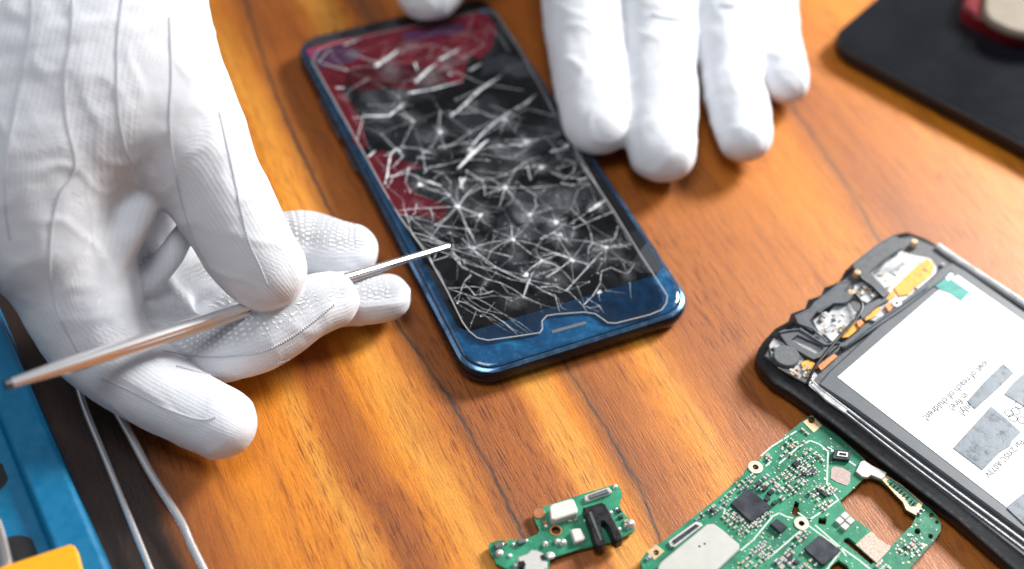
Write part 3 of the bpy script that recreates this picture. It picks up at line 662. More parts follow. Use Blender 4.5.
# two silver lines of the metal mid frame, near side, and the light far side
for L, w, z in (([(804, 371), (815, 384), (830, 396), (880, 434), (940, 479), (1024, 541), (1080, 583)], .07, .66), ([(800, 374), (812, 388), (832, 402), (880, 440), (940, 486), (1024, 549), (1080, 592)], .05, .64)):
    P = [at(x, y, z) for x, y in catmull(L, 4)]; b = MB(); b.tube(P, w * .55, 0, 6); b.build('metal_rail', 'pale_metal', op, smooth=True)
b = MB(); P = [at(x, y, .66) for x, y in [(937, 246), (960, 262), (1024, 304), (1110, 362)]]; b.tube(P, .10, 0, 8, 1.3); b.build('metal_rail', 'pale_metal', op, smooth=True)
# vents and clips on the black flank
for (x, y) in ((852, 432), (876, 450), (905, 474), (938, 498), (968, 522)):
    c = at(x, y, .30); b = MB(); b.box(c, math.atan2(dv.y, dv.x), .62, .16, .28, .52, 0); b.build('clip', 'dark_plastic', op, bevel=.03)
# battery block
bz = .74
bat = MB(); bat.pp([(818, 384), (828, 372), (940, 268), (952, 262), (966, 270), (1024, 311), (1130, 386), (1080, 590), (1024, 533), (920, 456), (850, 405), (824, 388)], .60, bz, 0, .05); bat = bat.build('battery', 'grey_plastic', op, bevel=0)
lb = MB(); lb.pp([(837.5, 377), (940, 289), (951, 279), (958, 275), (1024, 321), (1120, 388), (1090, 440), (1006.5, 507), (940, 456)], bz, bz + .012, 0); lb.build('label', 'label_white', bat)
for px in ([(967, 401), (975, 409), (991, 395), (1014, 373), (1010, 369), (1003, 363.5), (985, 381)], [(953, 448), (972, 427), (991, 406), (1006, 418), (1021, 432), (1012, 441), (1010, 446), (1000, 452), (982.5, 470)], [(1004, 394), (1014, 382), (1030, 368), (1060, 390), (1040, 418), (1024, 406)], [(1007, 508), (1024, 493), (1060, 520), (1050, 545), (1024, 524)]):
    b = MB(); b.pp(px, bz + .012, bz + .03, 0, .004); b.build('adhesive_patch', 'patch', bat)
TZ = bz + .016
def text_mesh(s, px, size, ang, z, align='RIGHT'):
    cu = bpy.data.curves.new('t', 'FONT'); cu.body = s; cu.size = size; cu.align_x = align; cu.resolution_u = 2; cu.offset = size * .014
    ob = bpy.data.objects.new('t', cu); COL.objects.link(ob); dg = bpy.context.evaluated_depsgraph_get(); me = bpy.data.meshes.new_from_object(ob.evaluated_get(dg))
    p0 = at(px[0], px[1], z); mm = Matrix.Rotation(ang, 3, 'Z'); vs = [mm @ v.co + V((p0.x, p0.y, z)) for v in me.vertices]; fs = [list(p.vertices) for p in me.polygons]
    bpy.data.objects.remove(ob); return vs, fs
def add_text(name, items, matn, parent, z):
    b = MB()
    for s, px, size, ang, al in items:
        vs, fs = text_mesh(s, px, size, ang, z, al); o = len(b.v); b.v += vs
        for f in fs: b.f.append([o + i for i in f]); b.m.append(0)
    return b.build(name, matn, parent)
TA = OA + math.pi
add_text('printed_text', [('out of reach of children!', (922, 417), .30, TA, 'RIGHT'), ('in fire!', (948, 407), .30, TA, 'RIGHT'), ('only!', (958, 412), .30, TA, 'RIGHT'), ('Pat 2YISC A073V', (984, 474), .24, TA, 'RIGHT')], 'ink', bat, TZ)
# rows of print too small to read, worn to dashes
b = MB()
rr_ = random.Random(3)
for (x0, y0, x1, y1) in ((948, 357, 985, 328), (944, 374, 986, 338), (966, 374, 1008, 334), (980, 366, 1020, 334), (964, 362, 998, 338), (1003, 361, 1024, 344)):
    a, c = at(x0, y0, TZ), at(x1, y1, TZ); d = (c - a); n_ = int(d.length / .085); d.normalize()
    for i in range(n_):
        if rr_.random() < .2: continue
        p = a + d * i * .085; h = rr_.uniform(.05, .13)
        b.box(p, OA, .035, h, TZ - .003, TZ + .001, 0)
b.build('faint_print', 'ink_soft', bat)
add_text('faint_mark', [('LI-ION', (868, 376), .30, TA, 'RIGHT')], 'label_white', bat, TZ)
b = MB()
for (x, y) in ((1016, 411), (1022, 420), (1013, 418), (1019, 405), (1009, 413)):
    b.ringd(at(x, y, TZ), .13, .10, TZ - .003, TZ, 0, 14)
b.build('printed_symbol', 'ink', bat)
b = MB(); b.pp([(931, 283), (940, 272), (948, 277), (957, 283), (970, 292), (961, 301), (950, 293), (941, 290)], bz + .013, bz + .025, 0); b.build('teal_sticker', 'teal', op)
b = MB(); b.pp([(940, 272), (946, 269), (954, 275), (948, 281)], bz + .026, bz + .034, 0); b.build('clear_tab', 'label_white', op)
# upper compartment
K = lambda l: [(750 + x / 3.16, 220 + y / 3.16) for x, y in l]
def plate(name, px, z0, z1, m, ch=.02, holes=()):
    b = MB(); b.pp(K(px), z0, z1, 0, ch if not holes else 0, [K(h) for h in holes]); return b.build(name, m, op)
plate('metal_plate', [(375, 170), (470, 95), (520, 110), (570, 120), (592, 150), (585, 180), (440, 290), (395, 320), (360, 310), (400, 270), (430, 235), (420, 210), (385, 200)], .62, .70, 'pale_metal')
plate('metal_plate', [(198, 318), (232, 288), (250, 292), (272, 262), (312, 258), (330, 288), (356, 300), (350, 334), (322, 362), (302, 350), (286, 374), (262, 388), (236, 362), (214, 350)], .62, .69, 'pale_metal')
plate('metal_plate', [(330, 205), (365, 190), (405, 215), (410, 235), (370, 262), (345, 250), (320, 240)], .62, .69, 'pale_metal')
plate('metal_plate', [(120, 380), (150, 360), (225, 395), (235, 410), (205, 425), (160, 405)], .62, .68, 'pale_metal')
plate('metal_plate', [(60, 395), (75, 372), (120, 395), (160, 425), (195, 470), (215, 490), (190, 520), (150, 500), (90, 465), (68, 430)], .62, .68, 'pale_metal')
plate('metal_plate', [(205, 510), (190, 520), (240, 569), (300, 610), (310, 600), (250, 550)], .62, .68, 'pale_metal')
plate('chamber_wall', [(90, 355), (110, 345), (150, 355), (160, 340), (240, 395), (270, 380), (285, 390), (245, 425), (200, 440), (120, 395)], .62, .80, 'dark_plastic', holes=([(130, 378), (150, 362), (225, 396), (233, 408), (208, 422), (165, 400)],))
plate('chamber_wall', [(140, 300), (185, 285), (200, 262), (235, 235), (280, 200), (300, 185), (320, 195), (300, 225), (330, 240), (300, 262), (260, 262), (210, 290), (190, 318), (210, 345), (195, 350), (150, 325)], .62, .84, 'dark_plastic')
plate('chamber_wall', [(320, 140), (400, 78), (450, 48), (470, 52), (480, 88), (440, 112), (380, 165), (420, 205), (440, 232), (425, 245), (395, 212), (350, 180)], .62, .84, 'dark_plastic')
plate('chamber_wall', [(395, 320), (440, 290), (475, 262), (570, 195), (600, 160), (625, 150), (640, 158), (620, 180), (560, 225), (480, 285), (300, 405), (285, 398), (380, 335)], .62, .80, 'grey_plastic')
plate('chamber_wall', [(340, 285), (362, 270), (400, 250), (425, 242), (440, 252), (400, 275), (372, 300), (355, 315)], .62, .80, 'grey_plastic')
for px in ([(455, 215), (520, 150), (560, 120), (582, 140), (575, 170), (520, 215), (500, 235), (470, 240)], [(355, 300), (365, 275), (400, 258), (415, 280), (395, 305), (365, 318)], [(285, 350), (340, 320), (355, 335), (310, 370), (290, 372)], [(160, 450), (185, 440), (205, 452), (212, 468), (185, 472), (165, 465)], [(415, 250), (455, 220), (460, 240), (425, 262)]):
    plate('ribbon_cable', px, .70, .735, 'orange_flex', .01)
plate('copper_strip', [(212, 460), (265, 422), (278, 430), (225, 476)], .68, .72, 'copper', .01)
plate('connector', [(335, 322), (350, 312), (362, 325), (345, 340)], .70, .80, 'copper', .01)
plate('connector', [(425, 270), (440, 258), (455, 275), (440, 290)], .70, .80, 'copper', .01)
plate('lens_cover', [(440, 160), (485, 130), (490, 140), (448, 172)], .70, .715, 'ink_soft', 0)
plate('blue_mark', [(165, 368), (190, 372), (180, 386)], .69, .72, 'blue_dot', 0)
def P3(x, y, z): return at(750 + x / 3.16, 220 + y / 3.16, z)
b = MB(); c = P3(115, 430, .80); b.cyl(c, rad(c, 13.5), rad(c, 13.5), .62, .84, 0, 32, ch=.03); b.build('vibration_motor', 'vib', op, smooth=True)
b = MB(); c = P3(463, 265, .80); b.cyl(c, .15, .15, .62, .84, 0, 20, ch=.02); c2 = c; b.build('camera_module', 'label_white', op, smooth=True)
b = MB(); b.cyl(c2, .05, .05, .84, .85, 0, 14); b.build('lens', 'black_plastic', op)
for (x, y, m) in ((520, 68, 'gold'), (340, 165, 'gold'), (320, 228, 'gold'), (612, 130, 'pale_metal'), (78, 398, 'black_plastic'), (175, 480, 'steel_dark'), (268, 305, 'steel_dark')):
    c = P3(x, y, .84); b = MB(); b.cyl(c, .12 if m == 'gold' else .08, .10 if m == 'gold' else .07, .66 if m != 'black_plastic' else .68, .86 if m == 'gold' else .72, 0, 16, ch=.02); b.cyl(c, .035, .035, .70, .87 if m == 'gold' else .725, 1, 6); b.build('screw', [m, 'steel_dark'], op, smooth=True)
b = MB(); b.tube([P3(x, y, z) for x, y, z in catmull([(330, 235, .90), (352, 262, .97), (352, 285, .97), (335, 312, .97), (290, 360, .95), (240, 420, .93), (205, 465, .90), (180, 518, .76)], 6)], .045, 0, 8); b.build('antenna_wire', 'wire', op, smooth=True)
for l in ([(92, 356), (118, 350), (158, 345), (238, 395), (285, 388)], [(142, 305), (190, 282), (205, 262), (240, 235), (285, 200), (318, 195)], [(322, 142), (402, 80), (452, 50)], [(215, 292), (262, 262), (300, 262), (330, 240)], [(352, 182), (392, 212), (424, 245), (440, 232)], [(392, 168), (445, 112), (480, 90)], [(300, 398), (392, 330), (475, 272), (562, 212)], [(165, 330), (200, 345), (245, 385)]):
    b = MB(); b.tube([P3(x, y, .835) for x, y in l], .028, 0, 5); b.build('wall_ridge', 'patch', op)
b = MB()
for i in range(95):      # small metal and solder bits in the compartment
    x, y = random.choice(((random.uniform(210, 330), random.uniform(285, 365)), (random.uniform(340, 400), random.uniform(205, 245)), (random.uniform(400, 560), random.uniform(150, 260)), (random.uniform(130, 200), random.uniform(455, 500))))
    b.box(P3(x, y, .72), OA + random.choice((0, 1.57)), random.uniform(.04, .16), random.uniform(.03, .08), .68, random.uniform(.71, .76), random.choice((0, 1, 2, 2)))
o = b.build('solder_bit', ['solder', 'dark_plastic', 'tan_chip'], op); o['kind'] = 'stuff'

# ------------------------------------------------------------------ circuit boards
def smd(parent, px, lx, ly, h, z, m='capacitor', rot=None, nm='capacitor'):
    c = at(px[0], px[1], z + h * .5); a = OA if rot is None else rot; b = MB(); k = .28 * lx
    if m == 'capacitor':
        b.box(c, a, lx - 2 * k, ly * .94, z, z + h * .96, 0); d_ = V((math.cos(a), math.sin(a), 0)) * (lx / 2 - k / 2)
        b.box(c + d_, a, k, ly, z, z + h, 1, .008); b.box(c - d_, a, k, ly, z, z + h, 1, .008); return b.build(nm, [random.choice(('tan_chip', 'grey_chip', 'tan_chip', 'grey_chip')), 'solder'], parent)
    b.box(c, a, lx, ly, z, z + h, 0, .012); return b.build(nm, m, parent)
BZ0, BZ = .20, .30
J = lambda l: [(640 + x / 3.2, 400 + y / 3.2) for x, y in l]
mb = thing('circuit_board', 'large green phone main board with chips and a cut out window beside the opened phone', 'circuit board', at(790, 530, 0), 'green circuit boards')
o = MB()
def circ(x, y, r, n=14): return [(x + r * math.cos(2 * math.pi * i / n), y + r * math.sin(2 * math.pi * i / n)) for i in range(n)]
outb = [(0, 515), (18, 490), (40, 470), (75, 452), (150, 390), (240, 320), (330, 240), (335, 225), (352, 210), (372, 200), (450, 125), (535, 55), (550, 48), (590, 85), (640, 120), (715, 185), (725, 196), (735, 205), (790, 240), (830, 268), (905, 330), (925, 345), (950, 370), (963, 395), (962, 420), (940, 452), (905, 490), (868, 535), (820, 590), (700, 700), (560, 760), (300, 760), (100, 640), (10, 545)]
win = [(722, 246), (745, 246), (772, 256), (800, 280), (818, 300), (840, 322), (850, 348), (885, 370), (870, 400), (842, 428), (820, 450), (808, 464), (798, 470), (790, 462), (775, 452), (752, 436), (735, 415), (700, 390), (668, 368), (640, 322), (668, 298)]
slot = [(655, 443), (668, 440), (755, 512), (740, 527), (650, 452)]
burn = [(497, 322), (510, 330), (506, 345), (516, 366), (496, 374), (484, 360), (490, 345)]
low = [(612, 530), (636, 512), (664, 530), (680, 560), (640, 590), (600, 560)]
holes = [win, slot, burn, low, circ(370, 215, 10), circ(517, 395, 10), circ(549, 64, 11), circ(52, 488, 9), circ(888, 420, 10), circ(930, 436, 8), circ(933, 369, 8), circ(950, 391, 6), [(572, 376), (598, 380), (594, 400), (570, 396)]]
o.pp(J(outb), BZ0, BZ, 0, 0, [J(h) for h in holes]); o.build('board', 'pcb', mb)
def jp(name, px, h, m, ch=.01, z0=None, holes=(), par_=None):
    b = MB(); z0 = BZ + .002 if z0 is None else z0; b.pp(J(px), z0, z0 + h, 0, 0 if holes else ch, [J(q) for q in holes]); return b.build(name, m, par_ or mb)
sh = jp('shield_plate', [(214, 396), (236, 394), (262, 412), (318, 460), (319, 478), (300, 496), (240, 552), (190, 600), (120, 640), (60, 570), (56, 535), (66, 518)], .13, 'silver_cloth', .03)
b = MB()
for x, y in ((190, 468), (207, 460)): b.cyl(at(640 + x / 3.2, 400 + y / 3.2, BZ + .135), .03, .03, BZ + .12, BZ + .136, 0, 10)
b.build('vent_hole', 'hole', sh)
cn = jp('connector', [(90, 452), (178, 388), (196, 392), (200, 402), (112, 470), (98, 468)], .08, 'solder', .015); jp('connector_core', [(103, 450), (178, 397), (190, 402), (112, 460)], .03, 'black_chip', 0, BZ + .083, par_=cn)
jp('processor', [(290, 330), (338, 287), (352, 284), (418, 338), (418, 346), (362, 388), (350, 386)], .10, 'black_chip', .015)
jp('chip', [(524, 474), (572, 434), (582, 434), (640, 476), (640, 484), (592, 526), (582, 526)], .10, 'black_chip', .015)
jp('chip', [(416, 396), (438, 379), (472, 404), (450, 424)], .12, 'black_chip', .015)
k_ = jp('connector', [(622, 158), (676, 163), (670, 192), (616, 186)], .12, 'black_chip', .01); jp('connector_core', [(634, 164), (666, 168), (664, 182), (630, 178)], .02, 'solder', 0, BZ + .125, holes=([(639, 168), (661, 171), (659, 179), (635, 176)],), par_=k_)
jp('square_sticker', [(612, 222), (622, 212), (650, 218), (674, 232), (672, 262), (662, 274), (630, 262), (610, 250)], .012, 'pink_sticker', 0)
jp('foil_pad', [(690, 462), (722, 432), (742, 418), (756, 436), (790, 462), (804, 466), (800, 478), (758, 522)], .03, 'foil', .006)
gb_ = jp('gold_bracket', [(774, 254), (790, 242), (835, 270), (907, 331), (884, 368), (852, 350), (842, 326), (818, 302), (800, 282)], .035, 'gold', .0)
jp('bracket_core', [(790, 258), (800, 251), (845, 280), (893, 325), (884, 340), (862, 336), (852, 314), (822, 290), (804, 276)], .01, 'pcb', 0, BZ + .04, par_=gb_)
for x, y in ((806, 264), (818, 272), (828, 280), (838, 290), (848, 300), (858, 310), (870, 322), (878, 330)): smd(mb, (640 + x / 3.2, 400 + y / 3.2), .09, .05, .05, BZ + .052, 'black_chip', nm='tiny_chip')
jp('white_tab', [(690, 228), (706, 196), (718, 192), (742, 208), (790, 232), (784, 246), (774, 254), (740, 240), (728, 248), (712, 246)], .08, 'silver_cloth', .015)
for x, y, ro in ((370, 215, 24), (517, 395, 24)):
    b = MB(); c = at(640 + x / 3.2, 400 + y / 3.2, BZ + .02); b.ringd(c, rad(c, ro / 3.2), rad(c, 10 / 3.2), BZ + .002, BZ + .03, 0); b.build('screw_ring', 'cream', mb)
jp('copper_pad', [(522, 70), (550, 50), (582, 82), (556, 104)], .012, 'gold', 0, holes=(circ(549, 64, 11),)); jp('copper_pad', [(22, 486), (52, 462), (78, 484), (46, 512)], .012, 'gold', 0, holes=(circ(52, 488, 9),))
for x, y in ((655, 372), (638, 388), (672, 388), (655, 406)): smd(mb, (640 + x / 3.2, 400 + y / 3.2), .19, .17, .10, BZ, 'white_ceramic', nm='pad_block')
# silver shielding tracks
b = MB()
for l in ([(322, 482), (362, 448), (425, 372), (445, 362), (470, 374), (490, 378)], [(380, 470), (405, 500), (418, 500), (470, 456), (515, 418)], [(445, 204), (470, 182), (505, 152), (545, 130), (575, 142), (602, 165), (600, 215), (598, 270), (636, 322)], [(536, 400), (580, 432), (632, 470)], [(540, 385), (600, 345), (632, 322)], [(520, 380), (540, 382), (548, 388)], [(640, 470), (700, 512), (760, 560)], [(402, 212), (420, 196)], [(256, 340), (272, 350), (268, 366)], [(505, 360), (530, 378), (548, 384)], [(640, 486), (600, 540), (540, 590)], [(560, 400), (640, 470), (660, 500)], [(386, 180), (420, 150), (500, 100)], [(600, 150), (690, 210)]):
    P = [at(640 + x / 3.2, 400 + y / 3.2, BZ) for x, y in l]; b.strip([(p.x, p.y) for p in P], .045, BZ + .004, 0)
b.build('silver_track', 'trace', mb)
# small components, in the groups the photograph shows
spots = []
def grid(x0, y0, nx, ny, sx, sy, keep=1., w=.105, l=.06):
    for i in range(nx):
        for j in range(ny):
            if random.random() < keep: spots.append((x0 + i * sx * .76 + j * sy * .74 + random.gauss(0, 1.2), y0 - i * sx * .66 + j * sy * .62 + random.gauss(0, 1.2), w * random.uniform(.85, 1.2), l * random.uniform(.85, 1.2)))
grid(262, 322, 8, 1, 18, 14); grid(272, 334, 7, 1, 18, 14, .8); grid(352, 262, 2, 3, 20, 20); grid(388, 262, 2, 5, 22, 22, .9, .14, .11); grid(362, 392, 4, 2, 16, 16, .9); grid(286, 352, 2, 6, 16, 18, .9)
grid(268, 376, 4, 6, 17, 17, .8); grid(430, 262, 7, 5, 17, 17, .95); grid(500, 200, 4, 4, 20, 18, .75); grid(490, 150, 3, 2, 18, 16, .6); grid(470, 140, 4, 2, 22, 18, .9); grid(455, 178, 2, 2, 18, 16, .9); grid(395, 185, 2, 2, 14, 14, .8)
grid(545, 300, 3, 3, 17, 17, .9); grid(590, 280, 2, 3, 16, 16, .7); grid(460, 490, 3, 3, 20, 20, .9); grid(500, 440, 3, 2, 17, 17, .9); grid(375, 470, 2, 2, 16, 16, 1); grid(330, 520, 6, 3, 18, 18, .9); grid(440, 520, 3, 3, 20, 20, .9, .15, .11); grid(515, 540, 4, 2, 20, 20, .9)
grid(836, 480, 2, 2, 20, 18, 1); grid(872, 500, 3, 1, 22, 18, 1); grid(760, 530, 2, 3, 16, 16, .9); grid(895, 362, 2, 1, 14, 14, 1); grid(868, 462, 2, 2, 16, 16, 1, .1, .09); grid(24, 510, 2, 1, 18, 16, 1, .1, .1); grid(222, 352, 2, 2, 20, 18, 1, .12, .07); grid(184, 380, 2, 1, 20, 20, 1); grid(800, 268, 6, 1, -14, 14, 0); grid(575, 340, 3, 2, 16, 16, .8); grid(600, 370, 2, 1, 16, 16, .8)
spots = [q for q in spots if not any(pip((q[0], -q[1]), [V((a, -c, 0)) for a, c in h]) for h in (win, slot, burn, low, [(288, 332), (345, 280), (420, 342), (352, 392)], [(522, 476), (578, 430), (644, 480), (586, 530)], [(214, 396), (325, 462), (240, 560), (50, 540)]))]
for x, y, lx, ly in ((378, 268, .17, .12), (398, 283, .17, .12), (418, 296, .17, .12), (406, 318, .15, .11), (430, 330, .15, .10), (500, 205, .2, .17), (552, 228, .18, .12), (526, 238, .12, .1), (478, 508, .16, .12), (500, 520, .14, .12), (588, 300, .12, .22), (572, 290, .08, .18), (232, 355, .08, .16)): smd(mb, (640 + x / 3.2, 400 + y / 3.2), lx, ly, .09, BZ, 'black_chip', nm='tiny_chip')
random.shuffle(spots)
spots.sort(key=lambda q: -q[2] * q[3])
rest = spots[70:]
for (x, y, w, l) in spots[:70]: smd(mb, (640 + x / 3.2, 400 + y / 3.2), w, l, random.uniform(.04, .09), BZ, 'capacitor', OA + random.choice((0, 0, math.pi / 2)))
b = MB()
for (x, y, w, l) in rest:
    c = at(640 + x / 3.2, 400 + y / 3.2, BZ + .03); a = OA + random.choice((0, math.pi / 2)); h = random.uniform(.035, .07); d_ = V((math.cos(a), math.sin(a), 0)) * w * .36
    b.box(c, a, w * .45, l * .9, BZ, BZ + h, random.choice((1, 2))); b.box(c + d_, a, w * .26, l, BZ, BZ + h + .003, 0); b.box(c - d_, a, w * .26, l, BZ, BZ + h + .003, 0)
o = b.build('tiny_component', ['solder', 'tan_chip', 'grey_chip'], mb); o['kind'] = 'stuff'
# bare solder dots and vias
b = MB(); rr_ = random.Random(11); holesv = [[V((a, -c, 0)) for a, c in h] for h in holes] ; ov = [V((a, -c, 0)) for a, c in outb]
shv = [V((a, -c, 0)) for a, c in [(210, 390), (330, 462), (240, 600), (50, 560), (50, 520)]]
for i in range(520):
    cx, cy, sd_ = rr_.choice(((330, 300, 50), (320, 440, 50), (500, 230, 60), (560, 300, 40), (470, 500, 60), (850, 480, 40), (560, 200, 50), (370, 520, 60), (450, 160, 40), (640, 520, 60), (900, 440, 40)))
    x, y = rr_.gauss(cx, sd_), rr_.gauss(cy, sd_)
    if not pip((x, -y), ov) or any(pip((x, -y), h) for h in holesv) or pip((x, -y), shv): continue
    c = at(640 + x / 3.2, 400 + y / 3.2, BZ); s_2 = rr_.uniform(.018, .045); b.box(c, OA, s_2, s_2 * rr_.uniform(.7, 1.6), BZ, BZ + .008 + rr_.random() * .006, rr_.choice((0, 0, 1, 2)))
o = b.build('solder_dot', ['solder', 'gold', 'grey_chip'], mb); o['kind'] = 'stuff'

# small charging board
W_ = lambda l: [(480 + x / 5.689, 470 + y / 5.689) for x, y in l]
cb = thing('circuit_board', 'small narrow green charging board with a black headphone jack, lower middle of the table', 'circuit board', at(560, 530, 0), 'green circuit boards')
SZ0, SZ = .10, .19; SA = math.atan2(*(lambda d_: (d_.y, d_.x))(at(615, 484) - at(545, 507)))
o = MB(); o.pp(W_([(48, 428), (62, 412), (100, 402), (160, 394), (200, 400), (260, 392), (330, 364), (338, 338), (318, 300), (305, 262), (325, 240), (368, 208), (470, 174), (590, 134), (680, 108), (768, 80), (785, 86), (806, 118), (808, 150), (792, 186), (800, 222), (822, 252), (852, 280), (880, 306), (880, 336), (868, 352), (815, 378), (760, 402), (690, 420), (560, 452), (432, 492), (400, 505), (392, 560), (380, 620), (200, 640), (150, 560), (92, 532), (80, 500), (56, 470)]), SZ0, SZ, 0, 0, [W_(circ(432, 345, 27))]); o.build('board', 'pcb', cb)
def wp(name, px, h, m, ch=.015, z0=None, holes=(), par_=None):
    b = MB(); z0 = SZ + .002 if z0 is None else z0; b.pp(W_(px), z0, z0 + h, 0, 0 if holes else ch, [W_(q) for q in holes]); return b.build(name, m, par_ or cb, bevel=0)
b = MB(); b.pp(W_([(394, 215), (400, 202), (412, 192), (515, 162), (528, 163), (536, 172), (556, 222), (557, 234), (548, 244), (430, 282), (410, 283), (402, 274)]), SZ, SZ + .24, 0, .03); b.build('microphone_cover', 'white_ceramic', cb)
kk = wp('connector', [(592, 145), (730, 95), (750, 112), (748, 128), (612, 178), (596, 170)], .10, 'solder', .02); wp('connector_core', [(618, 142), (722, 106), (734, 126), (626, 162)], .04, 'grey_chip', .01, SZ + .105, par_=kk)
b = MB(); b.pp(W_([(586, 212), (696, 182), (716, 196), (812, 378), (812, 396), (780, 412), (765, 402), (724, 312), (706, 290), (690, 292), (686, 312), (716, 420), (700, 434), (672, 436), (655, 424), (628, 330)]), SZ, SZ + .30, 0, .03); b.build('headphone_jack', 'black_plastic', cb)
b = MB(); b.pp(W_([(618, 240), (634, 236), (694, 395), (684, 402)]), SZ + .30, SZ + .315); b.build('jack_ridge', 'dark_plastic', cb)
ub = wp('charging_port', [(212, 492), (268, 472), (290, 452), (320, 452), (362, 472), (350, 500), (385, 522), (382, 560), (330, 600), (250, 590), (248, 540), (216, 520)], .22, 'solder', .04)
wp('port_notch', [(344, 486), (362, 480), (376, 506), (356, 516)], .235, 'black_plastic', 0); wp('port_notch', [(218, 522), (250, 514), (262, 540), (232, 556)], .225, 'black_plastic', 0)
wp('grey_chip', [(514, 342), (530, 332), (572, 328), (600, 384), (590, 396), (545, 410), (536, 404)], .15, 'white_ceramic', .03)
b = MB(); c = at(480 + 432 / 5.689, 470 + 345 / 5.689, SZ); b.ringd(c, rad(c, 6.2), rad(c, 4.75), SZ + .002, SZ + .015); b.build('screw_ring', 'copper', cb)
b = MB(); c = at(480 + 336 / 5.689, 470 + 246 / 5.689, SZ + .02); b.cyl(c, rad(c, 6.3), rad(c, 6.3), SZ - .04, SZ + .03, 0, 24, ch=.015); b.build('copper_ear', 'copper', cb, smooth=True)
for x, y, w, l, h, m in ((232, 410, .16, .13, .12, 'grey_chip'), (100, 432, .15, .15, .10, 'grey_chip'), (790, 232, .12, .08, .08, 'black_chip'), (800, 268, .12, .08, .08, 'black_chip'), (830, 292, .12, .08, .08, 'tan_chip'), (145, 412, .10, .10, .05, 'copper'), (370, 300, .12, .1, .06, 'copper'), (510, 290, .10, .06, .06, 'tan_chip'), (545, 284, .10, .06, .06, 'tan_chip')):
    smd(cb, (480 + x / 5.689, 470 + y / 5.689), w, l, h, SZ, m, SA, nm='component')
def blob(parent, x, y, r, h, sc=5.689, ox=480, oy=470, z=SZ, m='solder'):
    c = at(ox + x / sc, oy + y / sc, z); rr = rad(c, r); b = MB(); n_ = 12
    rg = [[c + V((math.cos(2 * math.pi * i / n_) * rr * q, math.sin(2 * math.pi * i / n_) * rr * q, zz * h + .001)) for i in range(n_)] for q, zz in ((1, 0), (.92, .5), (.65, .85), (.25, 1))]
    b.loft(rg); return b.build('solder_joint', m, parent, smooth=True)
for x, y, r, h in ((110, 475, 4.2, .10), (170, 490, 2.6, .06), (205, 545, 3.2, .08), (370, 425, 3.2, .12), (440, 410, 3.2, .10), (472, 416, 4.0, .12), (375, 320, 2.4, .06), (742, 248, 2.6, .1), (775, 225, 1.8, .06), (855, 312, 5.0, .16), (828, 318, 2.5, .1), (768, 97, 2.8, .08), (790, 340, 2.5, .08), (598, 290, 2.0, .06), (628, 345, 2.0, .06), (400, 488, 4.5, .07), (646, 400, 2.6, .1), (780, 412, 2.4, .1), (130, 425, 1.6, .05), (265, 404, 1.8, .05), (190, 425, 2.2, .06), (615, 158, 1.6, .05)):
    blob(cb, x, y, r, h)

